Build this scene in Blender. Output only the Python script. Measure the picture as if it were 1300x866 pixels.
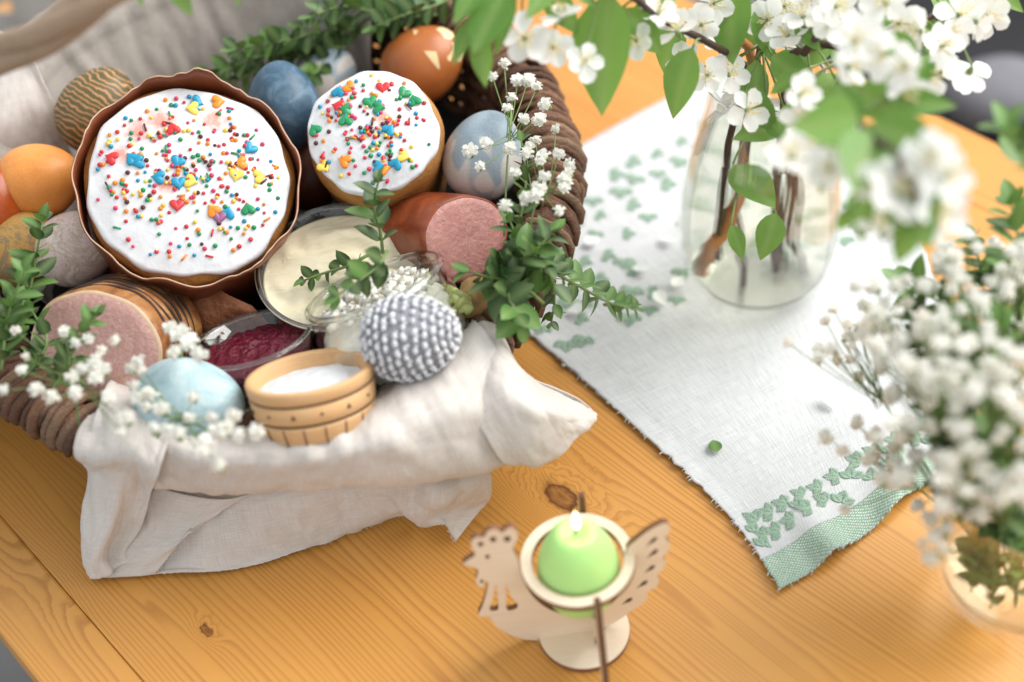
import bpy, bmesh, math, random
import numpy as np
from mathutils import Vector, Matrix, Quaternion
for o in list(bpy.data.objects): bpy.data.objects.remove(o)
SC = bpy.context.scene; COL = SC.collection
# ------------------------------------------------------------------ camera, world, lights, exposure
H = .64; P = math.radians(45); A = math.radians(7); F = 50/36*1300
_r = np.array([1, 0, 0.]); _u = np.array([0, math.sin(P), math.cos(P)]); FW = np.array([0, math.cos(P), -math.sin(P)])
CR = math.cos(A)*_r-math.sin(A)*_u; CU = math.sin(A)*_r+math.cos(A)*_u; CC = np.array([0, 0, H])
cam = bpy.data.cameras.new('camera'); camo = bpy.data.objects.new('camera', cam); COL.objects.link(camo)
cam.lens = 50; cam.sensor_width = 36; cam.clip_start = .02; cam.clip_end = 60
camo.matrix_world = Matrix(((CR[0], CU[0], -FW[0], 0), (CR[1], CU[1], -FW[1], 0), (CR[2], CU[2], -FW[2], H), (0, 0, 0, 1)))
cam.dof.use_dof = True; cam.dof.focus_distance = .80; cam.dof.aperture_fstop = 2.6
SC.camera = camo
W = bpy.data.worlds.new('World'); SC.world = W; W.use_nodes = True
bg = W.node_tree.nodes['Background']; bg.inputs[0].default_value = (.93, .97, 1, 1); bg.inputs[1].default_value = .76
def area(name, loc, aim, sx, sy, power, color):
    l = bpy.data.lights.new(name, 'AREA'); l.shape = 'RECTANGLE'; l.size = sx; l.size_y = sy; l.energy = power; l.color = color
    o = bpy.data.objects.new(name, l); COL.objects.link(o); o.location = loc
    o.rotation_euler = (Vector(aim)-Vector(loc)).to_track_quat('-Z', 'Y').to_euler(); return o
area('window_light', (1.45, 1.00, 1.50), (.05, .60, .05), 1.8, 1.6, 64, (1, .975, .94))
SC.view_settings.view_transform = 'Standard'; SC.view_settings.look = 'None'; SC.view_settings.exposure = .42; SC.view_settings.gamma = 1
SC.render.engine = 'CYCLES'
cy = SC.cycles; cy.use_denoising = True; cy.max_bounces = 10; cy.transmission_bounces = 10; cy.transparent_max_bounces = 24
cy.diffuse_bounces = 4; cy.glossy_bounces = 4; cy.sample_clamp_indirect = 6; cy.blur_glossy = .6
try: cy.denoiser = 'OPENIMAGEDENOISE'
except Exception: pass
# ------------------------------------------------------------------ helpers
def at(x, y, z=0.):                      # pixel -> point of the horizontal plane at height z
    d = FW*F+CR*(x-650)+CU*(433-y); return CC+d*((z-H)/d[2])
def atd(x, y, d): return CC+(FW+CR*(x-650)/F+CU*(433-y)/F)*d     # pixel -> point at a depth
def aty(x, y, Y):                        # pixel -> point of the upright plane y = Y
    d = FW*F+CR*(x-650)+CU*(433-y); return CC+d*(Y/d[1])
def nrm(v): v = np.asarray(v, float); return v/np.linalg.norm(v)
def tocam(p): return nrm(CC-np.asarray(p))
def cr_spline(pts, n):                   # Catmull-Rom through pts, n samples
    p = np.asarray(pts, float); p = np.vstack([2*p[0]-p[1], p, 2*p[-1]-p[-2]]); m = len(p)-3; out = []
    for t in np.linspace(0, m-1e-9, n):
        i = int(t); u = t-i; a, b, c, d = p[i:i+4]
        out.append(.5*(2*b+(c-a)*u+(2*a-5*b+4*c-d)*u*u+(3*b-a-3*c+d)*u**3))
    return np.array(out)
def patch(rows, nu, nv):                 # rows of control points -> dense grid (nv, nu, 3)
    g = np.array([cr_spline(r, nu) for r in rows]); return np.array([cr_spline(g[:, j], nv) for j in range(nu)]).transpose(1, 0, 2)
_rs = np.random.RandomState(7); _perm = _rs.permutation(512); _grad = _rs.randn(512, 3)
def noise3(p):                           # small gradient noise, p (...,3)
    p = np.asarray(p, float); i = np.floor(p).astype(int); f = p-i; w = f*f*f*(f*(f*6-15)+10); r = 0
    for dx in (0, 1):
        for dy in (0, 1):
            for dz in (0, 1):
                h = _perm[(_perm[(_perm[(i[..., 0]+dx) % 512]+i[..., 1]+dy) % 512]+i[..., 2]+dz) % 512]
                g = _grad[h]; k = (g[..., 0]*(f[..., 0]-dx)+g[..., 1]*(f[..., 1]-dy)+g[..., 2]*(f[..., 2]-dz))
                r = r+k*np.where(dx, w[..., 0], 1-w[..., 0])*np.where(dy, w[..., 1], 1-w[..., 1])*np.where(dz, w[..., 2], 1-w[..., 2])
    return r*.6
class MB:
    def __init__(s): s.v = []; s.f = []; s.m = []; s.uv = None
    def add(s, V, Fc, mi=0):
        b = len(s.v); s.v += [tuple(map(float, q)) for q in V]; s.f += [tuple(i+b for i in q) for q in Fc]; s.m += [mi]*len(Fc); return s
    def grid(s, G, closeu=False, mi=0):
        nv, nu = G.shape[:2]; Fc = []
        for j in range(nv-1):
            for i in range(nu if closeu else nu-1):
                k = (i+1) % nu; Fc.append((j*nu+i, j*nu+k, (j+1)*nu+k, (j+1)*nu+i))
        return s.add(G.reshape(-1, 3), Fc, mi)
    def tube(s, pts, rad, n=8, caps=True, mi=0, flat=1.):
        pts = np.asarray(pts, float); m = len(pts); rad = np.full(m, rad) if np.isscalar(rad) else np.asarray(rad, float)
        T = np.gradient(pts, axis=0); T /= np.linalg.norm(T, axis=1)[:, None]+1e-12
        a = np.array([0, 0, 1.]) if abs(T[0][2]) < .9 else np.array([1., 0, 0]); G = []
        for i in range(m):
            a = a-T[i]*(a@T[i]); a /= np.linalg.norm(a)+1e-12; b = np.cross(T[i], a)
            ph = np.linspace(0, 2*math.pi, n, endpoint=False)
            G.append(pts[i]+rad[i]*(np.cos(ph)[:, None]*a+flat*np.sin(ph)[:, None]*b))
        b0 = len(s.v); s.grid(np.array(G), True, mi)
        if caps:
            s.f += [tuple(b0+i for i in range(n))[::-1], tuple(b0+(m-1)*n+i for i in range(n))]; s.m += [mi, mi]
        return s
    def lathe(s, prof, n=48, mi=0, fn=None):    # prof [(r,z)]
        G = np.zeros((len(prof), n, 3)); ph = np.linspace(0, 2*math.pi, n, endpoint=False)
        for j, (r, z) in enumerate(prof): G[j, :, 0] = r*np.cos(ph); G[j, :, 1] = r*np.sin(ph); G[j, :, 2] = z
        if fn is not None: G = fn(G, ph)
        return s.grid(G, True, mi)
    def ball(s, c, r, n=8, mi=0, sx=(1, 1, 1), M=None):
        b = len(s.v); pr = [(math.sin(t), -math.cos(t)) for t in np.linspace(0, math.pi, n//2+1)]
        ph = np.linspace(0, 2*math.pi, n, endpoint=False); V = []
        for q, z in pr:
            for a in ph: V.append((q*math.cos(a)*r*sx[0], q*math.sin(a)*r*sx[1], z*r*sx[2]))
        V = np.array(V)
        if M is not None: V = V@np.asarray(M).T
        V = V+np.asarray(c); Fc = []; k = len(pr)
        for j in range(k-1):
            for i in range(n): Fc.append((j*n+i, j*n+(i+1) % n, (j+1)*n+(i+1) % n, (j+1)*n+i))
        return s.add(V, Fc, mi)
    def box(s, x0, x1, y0, y1, z0, z1, mi=0):
        V = [(x, y, z) for z in (z0, z1) for y in (y0, y1) for x in (x0, x1)]
        return s.add(V, [(0, 2, 3, 1), (4, 5, 7, 6), (0, 1, 5, 4), (2, 6, 7, 3), (0, 4, 6, 2), (1, 3, 7, 5)], mi)
    def mesh(s, name, mats, smooth=True):
        me = bpy.data.meshes.new(name); me.from_pydata(s.v, [], s.f)
        if name == 'water': bmm = bmesh.new(); bmm.from_mesh(me); bmesh.ops.remove_doubles(bmm, verts=bmm.verts, dist=.00005); bmesh.ops.recalc_face_normals(bmm, faces=bmm.faces); bmm.to_mesh(me); bmm.free(); s.m = [0]*len(me.polygons)
        for m in (mats if isinstance(mats, (list, tuple)) else [mats]): me.materials.append(m)
        if any(s.m): me.polygons.foreach_set('material_index', s.m)
        if s.uv is not None:
            ul = me.uv_layers.new(name='UVMap'); li = np.zeros(len(me.loops), int); me.loops.foreach_get('vertex_index', li)
            ul.data.foreach_set('uv', np.asarray(s.uv, float)[li].ravel())
        if smooth: me.polygons.foreach_set('use_smooth', [True]*len(me.polygons))
        me.update(); return me
    def build(s, name, mats, parent=None, smooth=True): return link(name, s.mesh(name, mats, smooth), parent)
def link(name, me, parent=None, M=None):
    o = bpy.data.objects.new(name, me); COL.objects.link(o)
    if parent is not None: o.parent = parent
    if M is not None: o.matrix_basis = M
    return o
def bevel(o, w, seg=2):
    m = o.modifiers.new('bevel', 'BEVEL'); m.width = w; m.segments = seg; m.limit_method = 'ANGLE'; m.angle_limit = .6; return o
def solid(o, t, off=0):
    m = o.modifiers.new('solid', 'SOLIDIFY'); m.thickness = t; m.offset = off; return o
def tag(o, label, cat, group=None, kind=None):
    if label: o['label'] = label
    if cat: o['category'] = cat
    if group: o['group'] = group
    if kind: o['kind'] = kind
    return o
def thing(name, label, cat, loc=(0, 0, 0), M=None, group=None):
    o = bpy.data.objects.new(name, None); COL.objects.link(o); o.empty_display_size = .02
    if M is not None: o.matrix_world = M
    else: o.location = tuple(map(float, loc))
    return tag(o, label, cat, group)
def frame(z, x=None, loc=(0, 0, 0), spin=0.):      # matrix with local z along z
    z = nrm(z); x = np.array([1., 0, 0]) if x is None else np.asarray(x, float)
    if abs(z@nrm(x)) > .98: x = np.array([0, 1., 0])
    x = nrm(x-z*(x@z)); y = np.cross(z, x)
    M = Matrix(((x[0], y[0], z[0], loc[0]), (x[1], y[1], z[1], loc[1]), (x[2], y[2], z[2], loc[2]), (0, 0, 0, 1)))
    return M @ Matrix.Rotation(spin, 4, 'Z')
# ------------------------------------------------------------------ materials
class NT:
    def __init__(s, name):
        s.m = bpy.data.materials.new(name); s.m.use_nodes = True; s.t = s.m.node_tree; s.b = s.t.nodes['Principled BSDF']; s.out = s.t.nodes['Material Output']
    def n(s, typ, ins=None, **at):
        q = s.t.nodes.new('ShaderNode'+typ)
        for k, v in at.items(): setattr(q, k, v)
        for k, v in (ins or {}).items(): s.set(q.inputs[k], v)
        return q
    def set(s, sock, v):
        if hasattr(v, 'links') and hasattr(v, 'is_output'): s.t.links.new(v, sock)
        elif hasattr(v, 'outputs'): s.t.links.new(v.outputs[0], sock)
        else:
            if isinstance(v, (tuple, list)) and len(v) == 3 and sock.type == 'RGBA': v = (*v, 1)
            sock.default_value = v
    def math(s, op, a, b=0., c=None):
        q = s.n('Math', operation=op); s.set(q.inputs[0], a); s.set(q.inputs[1], b)
        if c is not None: s.set(q.inputs[2], c)
        return q.outputs[0]
    def mix(s, f, a, b, mode='MIX'):
        q = s.n('Mix', data_type='RGBA', blend_type=mode); s.set(q.inputs[0], f); s.set(q.inputs[6], a); s.set(q.inputs[7], b); return q.outputs[2]
    def ramp(s, f, stops, interp='LINEAR'):
        q = s.n('ValToRGB'); s.set(q.inputs[0], f); r = q.color_ramp; r.interpolation = interp
        while len(r.elements) < len(stops): r.elements.new(.5)
        for e, (p, c) in zip(r.elements, stops): e.position = p; e.color = (*c, 1) if len(c) == 3 else c
        return q.outputs[0]
    def noise(s, scale, vec=None, detail=4, rough=.55, dist=0.):
        q = s.n('TexNoise', {'Scale': scale, 'Detail': detail, 'Roughness': rough, 'Distortion': dist})
        if vec is not None: s.set(q.inputs['Vector'], vec)
        return q.outputs[0]
    def co(s, which='Object', obj=None):
        q = s.n('TexCoord');
        if obj is not None: q.object = obj
        return q.outputs[which]
    def mapv(s, vec, scale=(1, 1, 1), loc=(0, 0, 0), rot=(0, 0, 0)):
        return s.n('Mapping', {'Vector': vec, 'Scale': scale, 'Location': loc, 'Rotation': rot}).outputs[0]
    def bump(s, h, strength=.3, dist=.001): s.set(s.b.inputs['Normal'], s.n('Bump', {'Height': h, 'Strength': strength, 'Distance': dist}))
    def p(s, **kw):
        for k, v in kw.items(): s.set(s.b.inputs[k.replace('_', ' ')], v)
        return s
def simple(name, col, rough=.5, var=.12, scale=60, sss=0, bump=0, spec=.5, bscale=None):
    t = NT(name); nz = t.noise(scale, t.co()); r = t.n('ObjectInfo').outputs['Random']
    k = t.math('ADD', t.math('MULTIPLY', t.math('SUBTRACT', nz, .5), var*3), t.math('MULTIPLY', t.math('SUBTRACT', r, .5), var*2))
    c = t.mix(1., col, t.n('CombineColor', {0: t.math('ADD', k, 1.), 1: t.math('ADD', k, 1.), 2: t.math('ADD', k, 1.)}), 'MULTIPLY')
    t.p(Base_Color=c, Roughness=rough, Specular_IOR_Level=spec)
    if sss: t.p(Subsurface_Weight=sss, Subsurface_Radius=(.004, .002, .0015), Subsurface_Scale=1.)
    if bump: t.bump(t.noise(bscale or scale*3, t.co()), bump, .001)
    return t.m
def translucent(t, col, fac):
    tr = t.n('BsdfTranslucent', {'Color': col}); mx = t.n('MixShader', {0: fac, 1: t.b.outputs[0], 2: tr.outputs[0]}); t.set(t.out.inputs[0], mx)
def leafmat(name, c1, c2, rough=.35, tr=.25, spec=.5):
    t = NT(name); r = t.n('ObjectInfo').outputs['Random']; nz = t.noise(120, t.co(), 3)
    y = t.math('ABSOLUTE', t.n('SeparateXYZ', {0: t.co()}).outputs[1])
    k = t.math('ADD', t.math('MULTIPLY', r, .75), t.math('MULTIPLY', nz, .3)); c = t.mix(k, c1, c2)
    vein = t.ramp(y, [(0, (1, 1, 1)), (.0009, (0, 0, 0))]); c = t.mix(t.math('MULTIPLY', vein, .35), c, (.35, .45, .18))
    t.p(Base_Color=c, Roughness=rough, Specular_IOR_Level=spec); t.bump(nz, .25, .0006)
    translucent(t, t.mix(.5, c, (.32, .5, .06)), tr); return t.m
def linenmat(name, c1, c2, tr=.25, fs=1500., wave=.35):
    t = NT(name); uv = t.co('UV'); a = t.noise(1, t.mapv(uv, (fs, fs*.06, 1)), 3); b = t.noise(1, t.mapv(uv, (fs*.06, fs, 1)), 3)
    w = t.math('MULTIPLY', t.math('ADD', a, b), .5); big = t.noise(14, uv, 3)
    k = t.math('ADD', t.math('MULTIPLY', t.math('SUBTRACT', w, .5), 2.2), t.math('MULTIPLY', big, .9)); c = t.mix(k, c1, c2)
    t.p(Base_Color=c, Roughness=.9, Specular_IOR_Level=.15, Sheen_Weight=.15); t.bump(w, wave, .0012); translucent(t, c, tr); return t.m
def glassmat(name, tint=(.96, .98, .97), rough=.0, fres=1.45, boost=1.):
    t = NT(name); t.t.nodes.remove(t.b); tr = t.n('BsdfTransparent', {'Color': tint}); gl = t.n('BsdfGlossy', {'Color': (1, 1, 1), 'Roughness': rough+.02})
    fr = t.math('ADD', .035*boost, t.math('MULTIPLY', t.math('POWER', t.n('LayerWeight', {'Blend': .5}).outputs['Facing'], 4.), .55*boost)); mx = t.n('MixShader', {0: fr, 1: tr, 2: gl}); t.set(t.out.inputs[0], mx); return t.m
M_linen = linenmat('natural_linen', (.66, .60, .545), (.89, .85, .81))
M_linen_shade = linenmat('shade_toned_linen', (.30, .265, .235), (.50, .455, .41), .12)  # darker copy of the linen, carries the shade of the back lining
M_white = linenmat('white_linen', (.50, .51, .515), (.74, .75, .755), .1, 1100., .7)
M_gap_dark = linenmat('dark_gap_cloth', (.010, .010, .012), (.022, .022, .025), 0)  # near-black stand-in for the dark depth under the food
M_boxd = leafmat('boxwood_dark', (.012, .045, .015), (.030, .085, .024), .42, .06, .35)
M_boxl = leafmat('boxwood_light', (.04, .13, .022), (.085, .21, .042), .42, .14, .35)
M_cherry = leafmat('cherry_leaf', (.07, .20, .035), (.20, .38, .09), .42, .42, .4)
M_stem = simple('green_stem', (.16, .24, .07), .5)
M_twig = simple('brown_twig', (.075, .042, .030), .7, .3, 150, bump=.6)
M_bark = simple('bark', (.13, .06, .035), .65, .3, 120, bump=.8)
M_obark = simple('orange_bark', (.42, .17, .05), .6, .3, 120, bump=.5)
t = NT('petal'); t.p(Base_Color=(.90, .90, .88, 1), Roughness=.55, Specular_IOR_Level=.25); translucent(t, (.92, .93, .90), .35); M_petal = t.m
t = NT('tiny_blossom'); t.p(Base_Color=t.mix(t.n('ObjectInfo').outputs['Random'], (.86, .845, .78), (.93, .93, .90)), Roughness=.6, Specular_IOR_Level=.2); translucent(t, (.95, .95, .90), .5); M_gyp = t.m
t = NT('cream_bud'); t.p(Base_Color=t.mix(t.n('ObjectInfo').outputs['Random'], (.93, .88, .80), (.95, .93, .88)), Roughness=.6, Specular_IOR_Level=.2); translucent(t, (.93, .88, .8), .45); M_bud = t.m
M_pollen = simple('pollen', (.75, .58, .22), .7); M_fil = simple('filament', (.82, .80, .55), .5)
def wood(name, dark, light, stretch=(6, 120, 120), rough=.5, spec=.4):
    t = NT(name); a = t.noise(1, t.mapv(t.co(), stretch), 4, .6, .4); b = t.noise(1, t.mapv(t.co(), tuple(k*7 for k in stretch)), 2)
    r = t.n('ObjectInfo').outputs['Random']
    k = t.math('ADD', t.math('MULTIPLY', a, .9), t.math('ADD', t.math('MULTIPLY', b, .3), t.math('MULTIPLY', t.math('SUBTRACT', r, .7), .35)))
    t.p(Base_Color=t.mix(k, dark, light), Roughness=rough, Specular_IOR_Level=spec); t.bump(b, .25 if 'willow' not in name else .9, .0006 if 'willow' not in name else .002); return t.m
M_wick = [wood('willow_%d' % i, d, l, (60, 60, 260), .6) for i, (d, l) in enumerate([((.05, .02, .010), (.28, .135, .072)), ((.08, .042, .022), (.37, .22, .13)), ((.03, .012, .007), (.17, .075, .04))])]
M_wicki = wood('willow_inner', (.030, .014, .009), (.13, .062, .036), (90, 90, 90), .6)
M_handle = wood('willow_handle', (.33, .22, .14), (.54, .39, .27), (30, 120, 120), .6)
M_ply = wood('plywood', (.76, .60, .43), (.92, .80, .64), (14, 160, 160), .6); M_burn = simple('burnt_edge', (.20, .085, .035), .7, .3)
M_bowl = wood('turned_wood', (.50, .27, .11), (.74, .46, .23), (40, 40, 200), .5); M_groove = simple('burnt_groove', (.07, .03, .015), .8)
t = NT('clear_glass'); t.p(Base_Color=(.97, .985, .98, 1), Roughness=.02, IOR=1.45, Transmission_Weight=1.); M_lip = t.m
M_glass = glassmat('thin_glass', (.982, .985, .976), 0, 1.45, 1.3); M_glassd = glassmat('thick_glass', (.95, .965, .955), 0, 1.5, 2.0)
# ------------------------------------------------------------------ floor and table
GX = nrm([.61, -.79, 0]); GY = np.array([-GX[1], GX[0], 0])   # along and across the grain
fl = NT('grey_floor'); fl.p(Base_Color=fl.mix(fl.noise(3, fl.co(), 5), (.10, .10, .105), (.22, .215, .21)), Roughness=.6)
tag(MB().add([(-6, -5, -.74), (6, -5, -.74), (6, 7, -.74), (-6, 7, -.74)], [(0, 1, 2, 3)]).build('floor', fl.m), None, None, None, 'structure')
TAB = thing('table', 'orange pine table of glued planks with a dark knot', 'table',
            M=Matrix(((GX[0], GY[0], 0, 0), (GX[1], GY[1], 0, 0), (0, 0, 1, -.74), (0, 0, 0, 1))))
def tl(p): p = np.asarray(p)[:3]; return (p@GX, p@GY)
def pinemat():
    t = NT('pine'); s = t.n('SeparateXYZ', {0: t.co('Object', TAB)}); x, y = s.outputs[0], s.outputs[1]; r = t.n('ObjectInfo').outputs['Random']
    ro = t.math('MULTIPLY', r, 37.); v = t.n('CombineXYZ', {0: t.math('MULTIPLY', x, 2.0), 1: t.math('MULTIPLY', y, 11.), 2: ro})
    big = t.noise(1, v, 2, .45); v2 = t.n('CombineXYZ', {0: t.math('MULTIPLY', x, 14.), 1: t.math('MULTIPLY', y, 60.), 2: ro}); sm = t.noise(1, v2, 2, .5)
    ph = t.math('ADD', t.math('MULTIPLY', y, 290.), t.math('ADD', t.math('MULTIPLY', big, 10.), t.math('ADD', t.math('MULTIPLY', sm, .7), t.math('MULTIPLY', t.noise(1, t.n('CombineXYZ', {0: t.math('MULTIPLY', x, .3), 1: t.math('MULTIPLY', y, 32.), 2: t.math('ADD', ro, 3.)}), 2), 11.))))
    core = 0.
    for (kx, ky), amp, sz in [(tl(at(712, 630)), 4.2, .0115), (tl(at(262, 800)), 1.4, .0035), (tl(at(1262, 690)), 2.5, .007), (tl(at(60, 742)), -1.2, .01)]:
        dx = t.math('MULTIPLY', t.math('SUBTRACT', x, kx), .50); dy = t.math('SUBTRACT', y, ky)
        wob = t.math('MULTIPLY', t.math('SUBTRACT', t.noise(160, t.co('Object', TAB), 3), .5), .006)
        d = t.math('ADD', t.math('SQRT', t.math('ADD', t.math('MULTIPLY', dx, dx), t.math('MULTIPLY', dy, dy))), wob)
        e = t.math('POWER', 2.718, t.math('MULTIPLY', t.math('POWER', t.math('DIVIDE', d, sz*1.5), 2.), -1.)); ph = t.math('ADD', ph, t.math('MULTIPLY', e, amp*2.1))
        if amp > 0:
            c = t.ramp(t.math('DIVIDE', d, sz), [(0, (.75, .75, .75)), (.28, (.5, .5, .5)), (.52, (.95, .95, .95)), (.62, (.25, .25, .25)), (.9, (0, 0, 0))]); core = t.math('MAXIMUM', core, c)
    fr = t.math('FRACT', ph); ring = t.ramp(fr, [(0, (0, 0, 0)), (.50, (.15, .15, .15)), (.84, (1, 1, 1)), (.92, (.8, .8, .8)), (1, (0, 0, 0))])
    fib = t.noise(1, t.n('CombineXYZ', {0: t.math('MULTIPLY', x, 25.), 1: t.math('MULTIPLY', y, 1500.), 2: ro}), 3)
    strg = t.math('ADD', .07, t.math('MULTIPLY', t.noise(1, t.n('CombineXYZ', {0: t.math('MULTIPLY', x, 1.2), 1: t.math('MULTIPLY', y, 18.), 2: t.math('ADD', ro, 9.)}), 2), .9))
    base = t.mix(r, (.48, .20, .034), (.68, .34, .085)); base = t.mix(t.math('MULTIPLY', big, .5), base, (.58, .24, .036))
    c = t.mix(t.math('MULTIPLY', ring, strg), base, (.30, .095, .014)); c = t.mix(t.math('MULTIPLY', t.math('SUBTRACT', fib, .3), .35), c, (.70, .36, .09))
    c = t.mix(t.math('MULTIPLY', t.math('SUBTRACT', t.noise(9, t.co('Object', TAB), 5), .42), .5), c, (.76, .42, .11)); c = t.mix(core, c, (.10, .022, .006)); t.p(Base_Color=c, Roughness=t.math('ADD', .30, t.math('MULTIPLY', fib, .15)), Specular_IOR_Level=.5)
    t.bump(t.math('ADD', fib, t.math('MULTIPLY', ring, -.25)), .08, .0004); return t.m
M_pine = pinemat()
EDG = [.047, .0876, .21, .345, .472, .60, .69, .757]
for a, b in zip(EDG[:-1], EDG[1:]):
    pl = MB().box(-1.15, .32, a+.00002, b-.00002, .712, .74).build('plank', M_pine, TAB, False); (a < .05 or b > .75) and bevel(pl, .0018, 2)
MB().box(-1.08, .25, .10, .12, .62, .711).build('apron', M_pine, TAB, False); MB().box(-1.08, .25, .68, .70, .62, .711).build('apron', M_pine, TAB, False)
for lx in (-1.07, .19):
    for ly in (.121, .629): bevel(MB().box(lx, lx+.05, ly, ly+.05, 0.001, .711).build('leg', M_pine, TAB, False), .004)
# ------------------------------------------------------------------ blurred chair beyond the table
ch = thing('chair', 'black chair with a dark seat cushion beyond the table edge', 'chair', (*at(1262, 110, -.27)[:2], -.739))
M_blk = simple('black_paint', (.012, .012, .014), .5); M_cush = simple('black_cushion', (.022, .022, .026), .9, .1)
G = np.zeros((9, 33, 3))
for j, k in enumerate(np.linspace(-1, 1, 9)):
    for i, a in enumerate(np.linspace(0, 2*math.pi, 33)):
        q = (1-abs(k)**3)**.5 if abs(k) < 1 else .0; G[j, i] = (.2*(.86+.14*q)*math.copysign(abs(math.cos(a))**.5, math.cos(a))*(1 if q else .9), .2*(.86+.14*q)*math.copysign(abs(math.sin(a))**.5, math.sin(a))*(1 if q else .9), .472+.035*k)
cu = MB().grid(G); cu.f += [tuple(range(8*33, 9*33)), tuple(range(33))[::-1]]; cu.m += [0, 0]; cu.build('cushion', M_cush, ch)
bevel(MB().box(-.21, .21, -.21, .21, .40, .436).build('seat', M_blk, ch, False), .01)
for sx in (-.19, .155):
    bevel(MB().box(sx, sx+.035, -.19, -.155, .001, .40).build('leg', M_blk, ch, False), .005)
    bevel(MB().box(sx, sx+.035, .165, .20, .001, .90).build('leg', M_blk, ch, False), .005)
for z in (.55, .68, .80): bevel(MB().box(-.153, .153, .170, .195, z, z+.08).build('back_slat', M_blk, ch, False), .006)
ch.rotation_euler = (0, 0, -.7)
pb = at(1272, 112, -.19); G = MB(); G.ball((0, 0, 0), .055, 20, 0, (1, .8, .62)); pw_ = G.build('pillow', simple('grey_pillow', (.16, .16, .18), .9)); pw_.location = (pb[0], pb[1], -.739+.507+.034); tag(pw_, 'small round grey pillow lying on the dark chair cushion', 'pillow')
# ------------------------------------------------------------------ embroidered runner
RUN_ROWS = [[(.125, .428), (.157, .444), (.195, .468), (.250, .507)], [(.108, .480), (.150, .499), (.205, .525), (.268, .560)],
            [(.068, .55), (.13, .575), (.20, .605), (.272, .632)], [(.013, .64), (.09, .67), (.18, .70), (.268, .735)], [(-.066, .75), (.02, .80), (.10, .852), (.19, .905)]]
def run_pt(u, v, dz=0.):
    v4 = min(max(v, 0), 1); g = [cr_spline(r, 61)[int(round(min(max(u, 0), 1)*60))] for r in RUN_ROWS]; p = cr_spline(g, 101)[int(round(v4*100))]
    return p
RG = patch([[(x, y, 0) for x, y in r] for r in RUN_ROWS], 121, 161)
uu, vv = np.meshgrid(np.linspace(0, 1, 121), np.linspace(0, 1, 161))
edge = (noise3(np.stack([vv*60, uu*0, uu*0+3], -1))*.0012+noise3(np.stack([vv*220, uu*0, uu*0+9], -1))*.0008)
RG[..., 0] += edge*np.where(uu < .02, 1, 0)*2+edge*np.where(uu > .98, 1, 0)*2; RG[..., 1] += np.where(vv < .01, 1, 0)*noise3(np.stack([uu*50, uu*0, uu*0+5], -1))*.0016
near = np.exp(-(vv/.14)**2)
zz = .0012+.0075*near*(.5+.5*np.sin(uu*17+2.2+vv*5))**2*np.clip((uu-.02)*8, 0, 1)+.0016*near*(1+noise3(np.stack([uu*6, vv*5, uu*0], -1)))
jd = np.hypot(RG[..., 0]-.162, RG[..., 1]-.665); bd = np.hypot(RG[..., 0]+.13, RG[..., 1]-.68)
zz += .0025*np.clip((jd-.06)/.05, 0, 1)*np.clip((bd-.16)/.05, 0, 1)*np.clip(1-near*1.4, 0, 1)*np.clip(noise3(np.stack([RG[..., 0]*9, RG[..., 1]*9, uu*0+4], -1))+.3, 0, 1)
zz += .0014*np.clip((.06-uu)/.06, 0, 1)*(1+noise3(np.stack([vv*30, uu*0, uu*0], -1)))
RG[..., 2] = zz
RUV = np.stack([uu*.16, vv*.375], -1).reshape(-1, 2)
t = NT('woven_green'); uv = t.co('UV'); ck = t.n('TexVoronoi', {'Vector': t.mapv(uv, (1, 1, 1), rot=(0, 0, .78)), 'Scale': 400., 'Randomness': .2}); dts = t.ramp(ck.outputs['Distance'], [(.22, (1, 1, 1)), (.42, (0, 0, 0))])
big = t.noise(40, uv); c = t.mix(dts, t.mix(big, (.20, .33, .23), (.34, .47, .36)), (.74, .80, .75)); t.p(Base_Color=c, Roughness=.9, Specular_IOR_Level=.1); t.bump(dts, .7, .0012); M_band = t.m
run = thing('table_runner', 'white linen runner with green embroidered border under the blossom jar', 'table runner')
NB = 16
m = MB(); m.grid(RG[NB:]); m.uv = RUV.reshape(161, 121, 2)[NB:].reshape(-1, 2); solid(m.build('linen_field', M_white, run), .0009, -1)
m = MB(); Bd = RG[:NB+1].copy(); Bd[..., 2] += .0004; m.grid(Bd); m.uv = RUV.reshape(161, 121, 2)[:NB+1].reshape(-1, 2); solid(m.build('woven_border', M_band, run), .0012, -1)
t = NT('green_thread'); tn = t.noise(1, t.mapv(t.co('Object'), (900, 2500, 900)), 2); t.p(Base_Color=t.mix(tn, (.22, .36, .25), (.46, .60, .48)), Roughness=.8, Specular_IOR_Level=.2); t.bump(tn, .8, .001); M_thread = t.m
def motif_mesh(seed):
    # a stitched sprig: three leaf lobes of parallel raised threads
    rnd = random.Random(seed); m = MB()
    for ang, L, w in ((-.95, .0082, .0027), (.0, .0098, .0028), (.95, .0082, .0027)):
        d = np.array([math.sin(ang), math.cos(ang)]); n = np.array([d[1], -d[0]])
        for s in (-1, 1):
            for k in np.linspace(.12, 1, 7):
                a = d*L*k*.85; b = a+n*s*w*math.sin(math.pi*min(k*.9+.05, 1))*(1+.2*rnd.random())+d*L*.22
                m.tube([(a[0], a[1], .0003), ((a[0]+b[0])/2, (a[1]+b[1])/2, .0009), (b[0], b[1], .0003)], .00040, 5)
    return m.mesh('motif', M_thread)
MOT = [motif_mesh(i) for i in range(3)]
rng = random.Random(3)
def motif(u, v, rot, s=1.):
    i = min(max(int(u*120), 1), 119); j = min(max(int(v*160), 1), 159); p = RG[j, i]; tu = nrm(RG[j, i+1]-RG[j, i-1]); tv = RG[j+1, i]-RG[j-1, i]; nz = nrm(np.cross(tu, tv))
    if nz[2] < 0: nz = -nz
    link('embroidered_motif', rng.choice(MOT), run, frame(nz, tu, p+nz*.0002, rot) @ Matrix.Diagonal((s, s, s*.4, 1)))
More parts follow.
